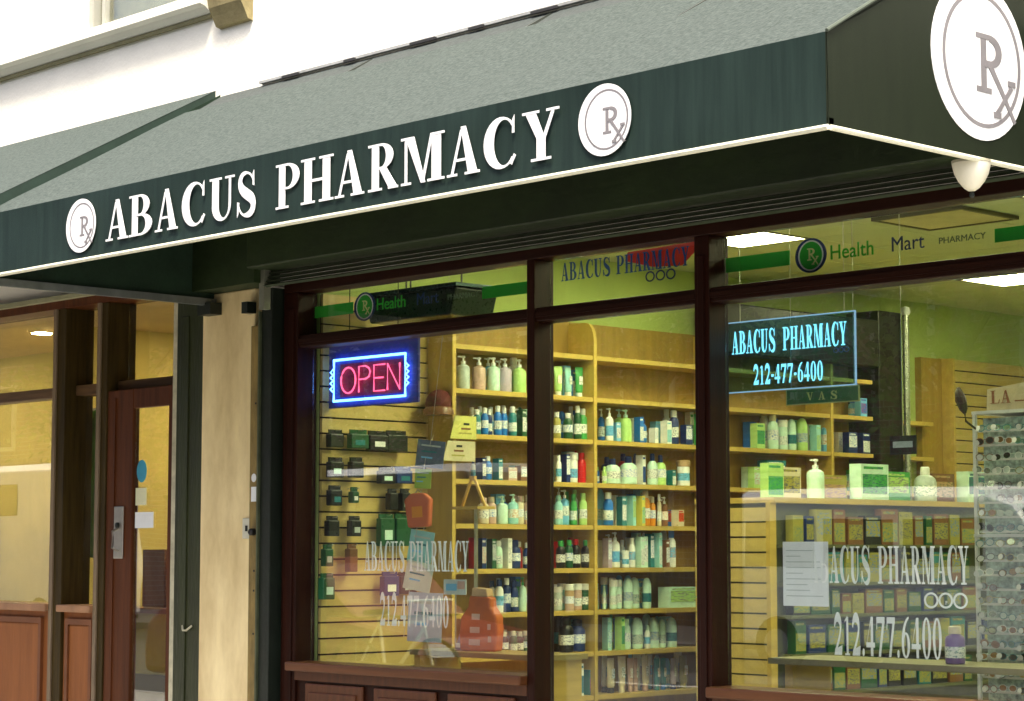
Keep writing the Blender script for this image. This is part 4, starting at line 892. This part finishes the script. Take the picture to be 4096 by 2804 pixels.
for i, (c, k, w_, h_, ty) in enumerate((('lime', 'green', .16, .22, 'box'), ('cream', 'olive', .20, .20, 'box'), ('mint', 'white', .12, .26, 'pump'), ('olive', 'tan', .26, .16, 'box'), ('mint', 'green', .30, .24, 'box'), ('green', 'lime', .30, .20, 'box'), ('grey', 'white', .16, .24, 'jug'), ('brown', 'tan', .26, .2, 'box'), ('mint', 'teal', .25, .22, 'box'), ('rose', 'cream', .2, .18, 'jar'), ('teal', 'mint', .3, .2, 'box'))):
    goods(ty, c, k, (1.3 if i % 2 else 1.38, y+w_/2, 1.7358), w_, h_, '%s %s, %s from front on the gondola top, right window' % (WORD.get(c, c), NAMES[ty][1], ORD[i]), 'goods on the gondola top', 0, i % 3); y += w_+.05
t = goods('cap', 'purple', 'cream', (4.24, .5, .875), .10, .175, 'purple and white bottle standing near the right window glass', 'window goods')
t = thing('window_table', (4.0, .55, .74), 'low shelf inside the right window', 'shelf')
wb(MB().box(3.25, 5.2, .33, .75, .845, .8745), 'top', mat('olive_table_top', (.22, .20, .10), .5), t); wb(MB().box(3.3, 3.35, .4, .7, .05, .8448), 'leg', maple, t); wb(MB().box(5.1, 5.15, .4, .7, .05, .8448), 'leg', maple, t)

# spectacles spinner
sx, sy, hw = 3.97, 1.56, .19
sp_ = thing('glasses_spinner', (sx, sy, .05), 'tall white spinner rack crowded with eyeglasses at the right edge', 'display rack')
wb(MB().box(sx-hw+.03, sx+hw-.03, sy-hw+.03, sy+hw-.03, .25, 2.08), 'core', mat('grey_glare_core', (.42, .54, .50), .2, .7, 30), sp_)  # speckled bright colour stands for glare on the core
for a in (-1, 1):
    for b_ in (-1, 1): wb(MB().box(sx+a*hw-.009, sx+a*hw+.009, sy+b_*hw-.009, sy+b_*hw+.009, .25, 2.10), 'corner_post', signwhite, sp_)
for z in (.25, .86, 1.47, 2.10): wb(MB().box(sx-hw-.012, sx+hw+.012, sy-hw-.012, sy+hw+.012, z, z+.016), 'shelf', signwhite, sp_)
wb(MB().lathe([(.26, 0), (.26, .03), (.04, .06), (.03, .2)], 24, (sx, sy, .05)), 'base', signwhite, sp_, True)
rim = MB()
for s in (-1, 1):
    rim.tube([(s*.036+.028*math.cos(t*math.pi/8), 0, .021*math.sin(t*math.pi/8)) for t in range(16)], .0028, 5, True)
    rim.tube([(s*.066, 0, .006), (s*.070, .03, .006), (s*.064, .10, .0)], .0024, 4)
rim.tube([(-.009, 0, .006), (0, -.004, .010), (.009, 0, .006)], .0026, 4)
lens = MB()
for s in (-1, 1): lens.prism([(s*.036+.026*math.cos(t*math.pi/7), -.0005, .0195*math.sin(t*math.pi/7)) for t in range(14)], (0, .001, 0))
rims = [rim.mesh('rims', pl(c), True) for c in ('black', 'brown', 'olive', 'grey', 'teal', 'white')]
lenses = [lens.mesh('lenses', mt) for mt in (mat('smoked_lens', (.03, .035, .02), .08, .1), mat('amber_lens', (.30, .15, .03), .08, .1), mat('mirror_lens', (.62, .70, .66), .08, .1, metal=.8), mat('green_lens', (.10, .20, .12), .08, .1), mat('highlight_lens', (.62, .72, .68), .15, .1))]  # pale lens colour stands for white highlights
rr = random.Random(9); glintm = MB().lathe([(.004, 0), (.019, .0005), (.019, .002), (.004, .0025)], 12).mesh('glint_tag', signwhite)  # white tags multiplied to stand for glare glints on the rack
for face, (nx, ny, rz) in enumerate(((0, -1, 0), (1, 0, R(90)))):
    for r in range(24):
        z = .34+r*.0735
        if min(abs(z-q) for q in (.86, 1.47)) < .02: z += .02
        for s in (-1, 0, 1):
            if rr.random() < .04: continue
            x, y = (sx+s*.118, sy-hw-.028) if face == 0 else (sx+hw+.028, sy+s*.118)
            o = place(rims[rr.randrange(6)], 'eyeglasses', None, (x+rr.uniform(-.010, .010), y+rr.uniform(-.006, .006), z+rr.uniform(-.006, .006)), (rr.uniform(-.25, .2), rr.uniform(-.18, .18), rz+rr.uniform(-.25, .25)), (.80,)*3)
            tag(o, 'eyeglasses on the spinner\'s %s side, %s row from the top, %s pair' % ('street' if face == 0 else 'right', ORD[23-r], ('left', 'middle', 'right')[s+1]), 'eyeglasses', 'eyeglasses on the spinner rack'); place(lenses[rr.choice((0, 1, 2, 2, 3, 4, 4, 4))], 'lenses', o)
            if rr.random() < (1. if s == -1 else .8): place(glintm, 'glint_tag', o, (rr.choice((-.05, -.03)), -.016, -.004), (R(90), 0, 0))
        sub(place(MB().box(-.17, .17, -.004, .004, -.006, .006).mesh('rung', signwhite) if (r, face) == (0, 0) else bpy.data.meshes['rung'], 'rung', None, (sx, sy-hw, z-.018) if face == 0 else (sx+hw, sy, z-.018), (0, 0, rz)), sp_)
t = thing('header_card', (3.98, 1.42, 2.12), 'cream card lettered LA on top of the glasses spinner', 'sign card')
wb(MB().prism([(3.86, 1.36, 2.117), (4.18, 1.36, 2.117), (4.18, 1.36, 2.26), (3.865, 1.36, 2.225)], (0, .01, 0)), 'card', mat('cream_card', (.68, .58, .36), .6, .1), t)
word('LA', t, mat('brown_print', (.28, .10, .03), .6), (3.885, 1.3595, 2.15), FX, FZ, FN, .12, .066); wb(MB().box(4.03, 4.16, 1.3585, 1.3598, 2.155, 2.162), 'print', MATS['brown_print'], t)
t = thing('hair_brush', (3.80, 1.25, 2.05), 'dark brown oval hairbrush leaning beside the cream header card', 'hairbrush')
wb(MB().tube([(3.765, 1.25, 2.235), (3.768, 1.25, 2.212), (3.780, 1.25, 2.168), (3.796, 1.25, 2.122), (3.802, 1.25, 2.10)], [.008, .021, .030, .022, .009], 8), 'head', mat('dark_brush', (.035, .022, .008), .5), t, True)
wb(MB().tube([(3.802, 1.25, 2.10), (3.808, 1.25, 2.06), (3.80, 1.36, 2.02)], .006, 6), 'handle', MATS['dark_brush'], t, True)

# ------------------------------------------------------------------ neighbouring shop interior
nwall = mat('warm_yellow_wall', (.56, .50, .20), .8, .1, 2); nceil = mat('beige_ceiling', (.62, .48, .28), .85, .08, 2)
structure(MB().box(-12, -.52, .245, 8, -.05, .03).build('neighbour_floor', mat('grey_green_floor', (.34, .36, .26), .45, .15, 1.5)))
structure(MB().box(-12, -.52, .245, 8, 3.36, 3.5).build('neighbour_ceiling', nceil))
structure(MB().box(-6.1, -6.0, 2.3, 8, .03, 3.36).build('partition_wall', nwall))
structure(MB().box(-12, -6.1, 3.35, 3.45, .03, 3.36).build('neighbour_back_wall', nwall))
structure(MB().box(-6.0, -.52, 7.9, 8, .03, 3.36).build('neighbour_rear_wall', mat('ochre_wall', (.45, .28, .06), .8, .15, 2)))
structure(MB().box(-.52, -.31, .3, 8, .03, 3.36).build('party_wall', nwall))
dl = glow('warm_downlight', (1, .74, .36), 1100.); rimm = mat('downlight_rim', (.6, .5, .35), .5)
for k, (x, y) in enumerate(((-6.74, 2.24), (-4.6, 3.5), (-3.2, 2.0), (-9.2, 1.9))):  # downlights after the glowing one in the pane are added to light the room
    t = thing('downlight', (x, y, 3.36), 'round warm ceiling downlight of the neighbouring shop, '+('seen glowing through the leftmost pane', 'added just behind the door', 'added deep behind the door', 'added beyond the leftmost pane')[k], 'downlight', 'downlights of the neighbouring shop')
    wb(MB().lathe([(.085, -.012), (.085, -.004)], 18, (x, y, 3.36)), 'bulb', dl, t); wb(MB().lathe([(.11, -.008), (.11, -.001)], 18, (x, y, 3.36)), 'rim', rimm, t)
t = thing('shop_counter', (-3.6, 1.9, .03), 'olive-yellow counter behind the glazed door', 'counter')
wb(MB().box(-4.4, -3.0, 1.55, 2.1, .45, .92), 'cabinet', mat('olive_cabinet', (.42, .42, .10), .5, .1), t, bevel=.01)
wb(MB().box(-4.35, -3.05, 1.65, 2.05, .03, .4498), 'plinth', mat('dark_plinth', (.10, .11, .06), .6), t); wb(MB().box(-4.45, -2.95, 1.5, 2.15, .9202, .96), 'top', mat('brown_counter_top', (.22, .11, .04), .4), t)
for k, (x, w_, h_, c, lab) in enumerate(((-4.2, .3, .45, 'brown', 'brown carton on the left of the shop counter'), (-3.8, .28, .62, 'tan', 'tall tan carton in the middle of the shop counter'), (-3.45, .3, .38, 'olive', 'olive carton on the right of the shop counter'))):
    goods('box', c, 'cream', (x, 1.8, .9612), w_, h_, lab, 'cartons on the shop counter', R(90), k)
fl = thing('white_flower', (-1.62, .30, .03), 'white-petalled flower behind the door glass beside the green post', 'plant')
pm_ = mat('white_petal', (.80, .82, .70), .6, .06)
wb(MB().tube([(-1.62, .30, .45), (-1.61, .28, 1.2), (-1.60, .26, 1.95), (-1.63, .26, 2.08)], .008, 6), 'stem', mat('green_stem', (.06, .12, .03), .6), fl, True)
wb(MB().lathe([(.07, 0), (.10, .2), (.105, .42)], 14, (-1.62, .30, .031)), 'pot', pl('brown'), fl, True)
for cx, cz, a, l in ((-1.725, 2.03, .5, .22), (-1.575, 2.06, -.25, .22), (-1.55, 1.95, -.5, .16), (-1.66, 2.12, .1, .12)):
    P = [(0, -.5), (.2, -.32), (.27, 0), (.18, .3), (0, .5), (-.18, .3), (-.27, 0), (-.2, -.32)]
    wb(MB().prism([(cx+l*(x*math.cos(a)-z*math.sin(a)), .26, cz+l*(x*math.sin(a)+z*math.cos(a))) for x, z in P], (0, .006, 0)), 'petal', pm_, fl)
t = thing('green_reflection_sheet', (-3.8, .9, 0), 'green cloth added for the tree reflection in the narrow pane beside the door', 'reflection_sheet')  # green sheet stands for trees mirrored in the pane
m = MB()
for k in range(24):
    x0 = -4.25+k*.035; m.v += [(x0, .95+.03*math.sin(k*1.3), z) for z in (1.35, 2.46)]
m.f = [(2*k, 2*k+2, 2*k+3, 2*k+1) for k in range(23)]
o = wb(m, 'cloth', mat('leaf_green_reflection', (.07, .20, .03), .8, .3, 5), t, True); sm = o.modifiers.new('thick', 'SOLIDIFY'); sm.thickness = .01
wb(MB().tube([(-4.3, .95, 2.47), (-3.4, .95, 2.47)], .012, 8), 'rod', steel, t, True)

# ------------------------------------------------------------------ across the street (seen mirrored in the panes)
vanwhite = mat('white_van_paint', (.80, .80, .79), .3, .04, 3); vglass = mat('dark_vehicle_glass', (.015, .02, .02), .08, .2); tyre = mat('black_tyre', (.015, .015, .015), .85); rimv = mat('wheel_rim', (.4, .4, .4), .35, metal=.8)
def van(name, x0, x1, ht, yc, label, bus=False, paint=None):
    t = thing(name, ((x0+x1)/2, yc, -.13), label, 'van' if not bus else 'minibus'); L_ = x1-x0; z0 = -.13
    prof = [(x0, .35), (x1, .35), (x1, .9), (x1-.12, 1.05), (x1-.75, 1.25), (x1-1.35, ht-.12), (x1-1.75, ht), (x0+.15, ht), (x0, ht-.15)] if not bus else [(x0, .35), (x1, .35), (x1, 1.1), (x1-.25, ht-.2), (x1-.5, ht), (x0+.12, ht), (x0, ht-.12)]
    wb(MB().prism([(x, yc-.95, z+z0) for x, z in prof], (0, 1.9, 0)), 'body', paint or vanwhite, t, bevel=.05)
    wb(MB().prism([(x0+.1, yc+y, ht+z+z0) for y, z in ((-.95, -.06), (.95, -.06), (.94, -.02), (.62, .12), (-.62, .12), (-.94, -.02))], (L_-(1.75 if not bus else .6), 0, 0)), 'roof_cap', vanwhite, t, bevel=.02)
    n = 3 if not bus else 5
    for s in (-1, 1):
        y = yc+s*.951
        for k in range(n):
            a = x0+.35+k*(L_-2.0)/n; b = a+(L_-2.0)/n-.15
            wb(MB().box(a, b, min(y, y+s*.006), max(y, y+s*.006), ht-.85+z0, ht-.28+z0), 'side_window', vglass, t)
        for xw in (x0+.85, x1-.95):
            o = wb(MB().lathe([(.2, -.11), (.34, -.11), (.36, -.08), (.36, .08), (.34, .11), (.2, .11)], 20), 'wheel', tyre, t, True); o.matrix_parent_inverse = Matrix.Identity(4); o.location = (xw-t.location.x, s*.86, .36); o.rotation_euler = (R(90), 0, 0)
            MB().lathe([(.05, -.115), (.2, -.115), (.2, .115), (.05, .115)], 14).build('rim', rimv, o, True)
        wb(MB().box(x1-.02, x1+.015, yc+s*.72-.13, yc+s*.72+.13, .62+z0, .82+z0), 'headlight', mat('headlight_lens', (.6, .62, .6), .1), t)
    if not bus: wb(MB().prism([(x1-.76, yc-.8, 1.29+z0), (x1-1.32, yc-.8, ht-.17+z0), (x1-1.30, yc-.8, ht-.15+z0), (x1-.72, yc-.8, 1.29+z0)], (0, 1.6, 0)), 'windscreen', vglass, t)
    wb(MB().box(x0+.2, x1-.1, yc-.97, yc+.97, .28+z0, .345+z0), 'skirt', tyre, t)
van('delivery_van', -8.35, -2.6, 2.19, -14.15, 'off-white panel van with white roof across the street, mirrored in the right window', paint=mat('silver_van_paint', (.78, .81, .79), .35, .05, 3))
van('minibus', -18.4, -12.9, 2.70, -14.15, 'dark minibus with white roof across the street, mirrored in the left window', True, mat('dark_bus_paint', (.035, .045, .04), .35, .1, 3))
van('minibus', -30.5, -24.4, 3.05, -14.15, 'tall white minibus down the street, mirrored in the neighbour\'s window', True)
def car(x0, yc, label, paint):
    t = thing('added_car', (x0+2.1, yc, -.13), label, 'car'); z0 = -.13
    body = [(0, .28), (4.2, .28), (4.22, .55), (4.1, .74), (3.2, .86), (3.0, .90), (.25, .95), (.02, .80), (-.02, .5)]
    cabin = [(.22, .94), (3.12, .90), (2.45, 1.40), (2.1, 1.46), (.95, 1.47), (.6, 1.42)]
    wb(MB().prism([(x0+x, yc-.86, z+z0) for x, z in body], (0, 1.72, 0)), 'body', paint, t, bevel=.07)
    wb(MB().prism([(x0+x, yc-.74, z+z0) for x, z in cabin], (0, 1.48, 0)), 'cabin', paint, t, bevel=.06)
    for s in (-1, 1):
        for pts in ([(.62, .98), (1.58, .97), (1.58, 1.37), (.98, 1.38), (.78, 1.34)], [(1.66, .97), (2.82, .95), (2.38, 1.33), (2.1, 1.37), (1.66, 1.37)]):
            y = yc+s*.742; wb(MB().prism([(x0+x, y, z+z0) for x, z in pts], (0, s*.006, 0)), 'side_window', vglass, t)
        for xw in (.82, 3.4):
            o = wb(MB().lathe([(.18, -.1), (.29, -.1), (.31, -.07), (.31, .07), (.29, .1), (.18, .1)], 18), 'wheel', tyre, t, True); o.matrix_parent_inverse = Matrix.Identity(4); o.location = (xw-2.1, s*.79, .31); o.rotation_euler = (R(90), 0, 0)
            MB().lathe([(.04, -.105), (.18, -.105), (.18, .105), (.04, .105)], 12).build('rim', rimv, o, True)
        wb(MB().box(x0+4.17, x0+4.235, yc+s*.62-.14, yc+s*.62+.14, .56+z0, .68+z0), 'headlight', MATS['headlight_lens'], t)
        wb(MB().box(x0-.035, x0+.02, yc+s*.66-.1, yc+s*.66+.1, .62+z0, .76+z0), 'tail_light', pl('red'), t)
car(-8.9, -5.6, 'added dark red hatchback parked at the near kerb, mirrored low in the left window', mat('dark_red_car_paint', (.14, .022, .014), .3, .08, 3))  # car added to fill the low window reflection
bi = thing('bicycle', (-3.6, -3.5, 0), 'cream bicycle standing on the pavement, mirrored low in the left window', 'bicycle')
bx_, by_ = -4.1, -3.5; fr_ = mat('pale_bike_paint', (.62, .58, .42), .3)
for wx in (bx_, bx_+1.02):
    o = wb(MB().tube([(wx+.33*math.cos(t*math.pi/14), by_, .35+.33*math.sin(t*math.pi/14)) for t in range(28)], .018, 6, True), 'wheel', tyre, bi, True)
    for k in range(8): wb(MB().tube([(wx, by_, .35), (wx+.32*math.cos(k*math.pi/4), by_, .35+.32*math.sin(k*math.pi/4))], .0025, 4), 'spoke', steel, o)
for nm, pts, r_ in (('frame_tube', [(bx_, by_, .35), (bx_+.42, by_, .30), (bx_+.90, by_, .78)], .016), ('frame_tube', [(bx_+.42, by_, .30), (bx_+.30, by_, .85)], .015), ('frame_tube', [(bx_+.31, by_, .80), (bx_+.88, by_, .82)], .015), ('frame_tube', [(bx_, by_, .35), (bx_+.31, by_, .80)], .011), ('fork', [(bx_+1.02, by_, .35), (bx_+.88, by_, .82), (bx_+.85, by_, .98)], .013), ('handlebar', [(bx_+.95, by_-.26, 1.0), (bx_+.85, by_, 1.0), (bx_+.95, by_+.26, 1.0)], .012)):
    wb(MB().tube(pts, r_, 6), nm, fr_, bi, True)
wb(MB().prism([(bx_+.16, by_-.07, .86), (bx_+.44, by_-.02, .87), (bx_+.44, by_+.02, .87), (bx_+.16, by_+.07, .86)], (0, 0, .05)), 'saddle', tyre, bi, bevel=.015)
leafm = mat('tree_leaf', (.075, .13, .022), .6, .4, 2.); bark = mat('tree_bark', (.10, .07, .04), .9, .3, 8)
def tree(x, y, h, label, seed):
    rnd = random.Random(seed); t = thing('street_tree', (x, y, 0), label, 'tree', 'street trees across the road')
    m = MB(); m.tube([(x, y, 0), (x+.05, y, 1.4), (x-.06, y+.05, 2.8), (x+.1, y, h*.6)], [.16, .12, .10, .05], 8)
    for k in range(7):
        a = k*.9; m.tube([(x, y, 2.3+.25*k), (x+1.0*math.cos(a), y+1.0*math.sin(a), 3.2+.35*k), (x+1.8*math.cos(a+.3), y+1.8*math.sin(a+.3), 3.8+.4*k)], [.06, .04, .015], 5)
    wb(m, 'trunk', bark, t, True); m = MB()
    cl_ = [(rnd.gauss(0, 1.5), rnd.gauss(0, 1.3), rnd.uniform(2.4, h)) for _ in range(34)]
    for c in cl_:
        for _ in range(120):
            p = Vector((x+c[0]+rnd.gauss(0, .42), y+c[1]+rnd.gauss(0, .42), c[2]+rnd.gauss(0, .34))); u = Vector((rnd.gauss(0, 1), rnd.gauss(0, 1), rnd.gauss(0, 1))).normalized()*.10; v_ = u.orthogonal().normalized()*.055
            m.poly([p-u, p+v_, p+u, p-v_])
    wb(m, 'crown', leafm, t)
for k, (x, y, h) in enumerate(((-2.5, -17.5, 7.), (-8, -17.6, 8.), (-13.5, -17.4, 7.5), (-19, -17.6, 8.), (-24.5, -17.5, 7.2), (-30, -17.6, 8))):
    tree(x, y, h, '%s street tree from the right across the road, mirrored in the glass' % ORD[k], 20+k)
bk = thing('brick_building', (-14, -24, 0), 'dark red brick building across the street, mirrored behind the trees', 'building')
brick = bpy.data.materials.new('brick'); brick.use_nodes = True; bt = brick.node_tree.nodes.new('ShaderNodeTexBrick'); bt.inputs['Color1'].default_value = (.16, .055, .035, 1); bt.inputs['Color2'].default_value = (.11, .04, .03, 1); bt.inputs['Mortar'].default_value = (.22, .2, .18, 1); bt.inputs['Scale'].default_value = 2.2
tcb = brick.node_tree.nodes.new('ShaderNodeTexCoord'); mpb = brick.node_tree.nodes.new('ShaderNodeMapping'); mpb.inputs['Rotation'].default_value = (R(90), 0, 0)
brick.node_tree.links.new(tcb.outputs['Object'], mpb.inputs[0]); brick.node_tree.links.new(mpb.outputs[0], bt.inputs[0]); brick.node_tree.links.new(bt.outputs[0], brick.node_tree.nodes['Principled BSDF'].inputs[0])
wb(MB().box(-44, 14, -30, -22, 0, 13), 'wall', brick, bk); wb(MB().box(-44.2, 14.2, -30.2, -21.7, 13.001, 13.5), 'cornice', mat('cornice_stone', (.3, .27, .22), .8), bk)
for i in range(19):
    for j in range(4):
        x = -42.5+i*3; z = 1+j*3.1
        o = wb(MB().box(x, x+1.3, -22.0, -21.93, z, z+1.8), 'window', mat('stone_window_frame', (.4, .38, .32), .7), bk); wb(MB().box(x+.1, x+1.2, -21.929, -21.92, z+.1, z+1.7), 'pane', vglass, o)
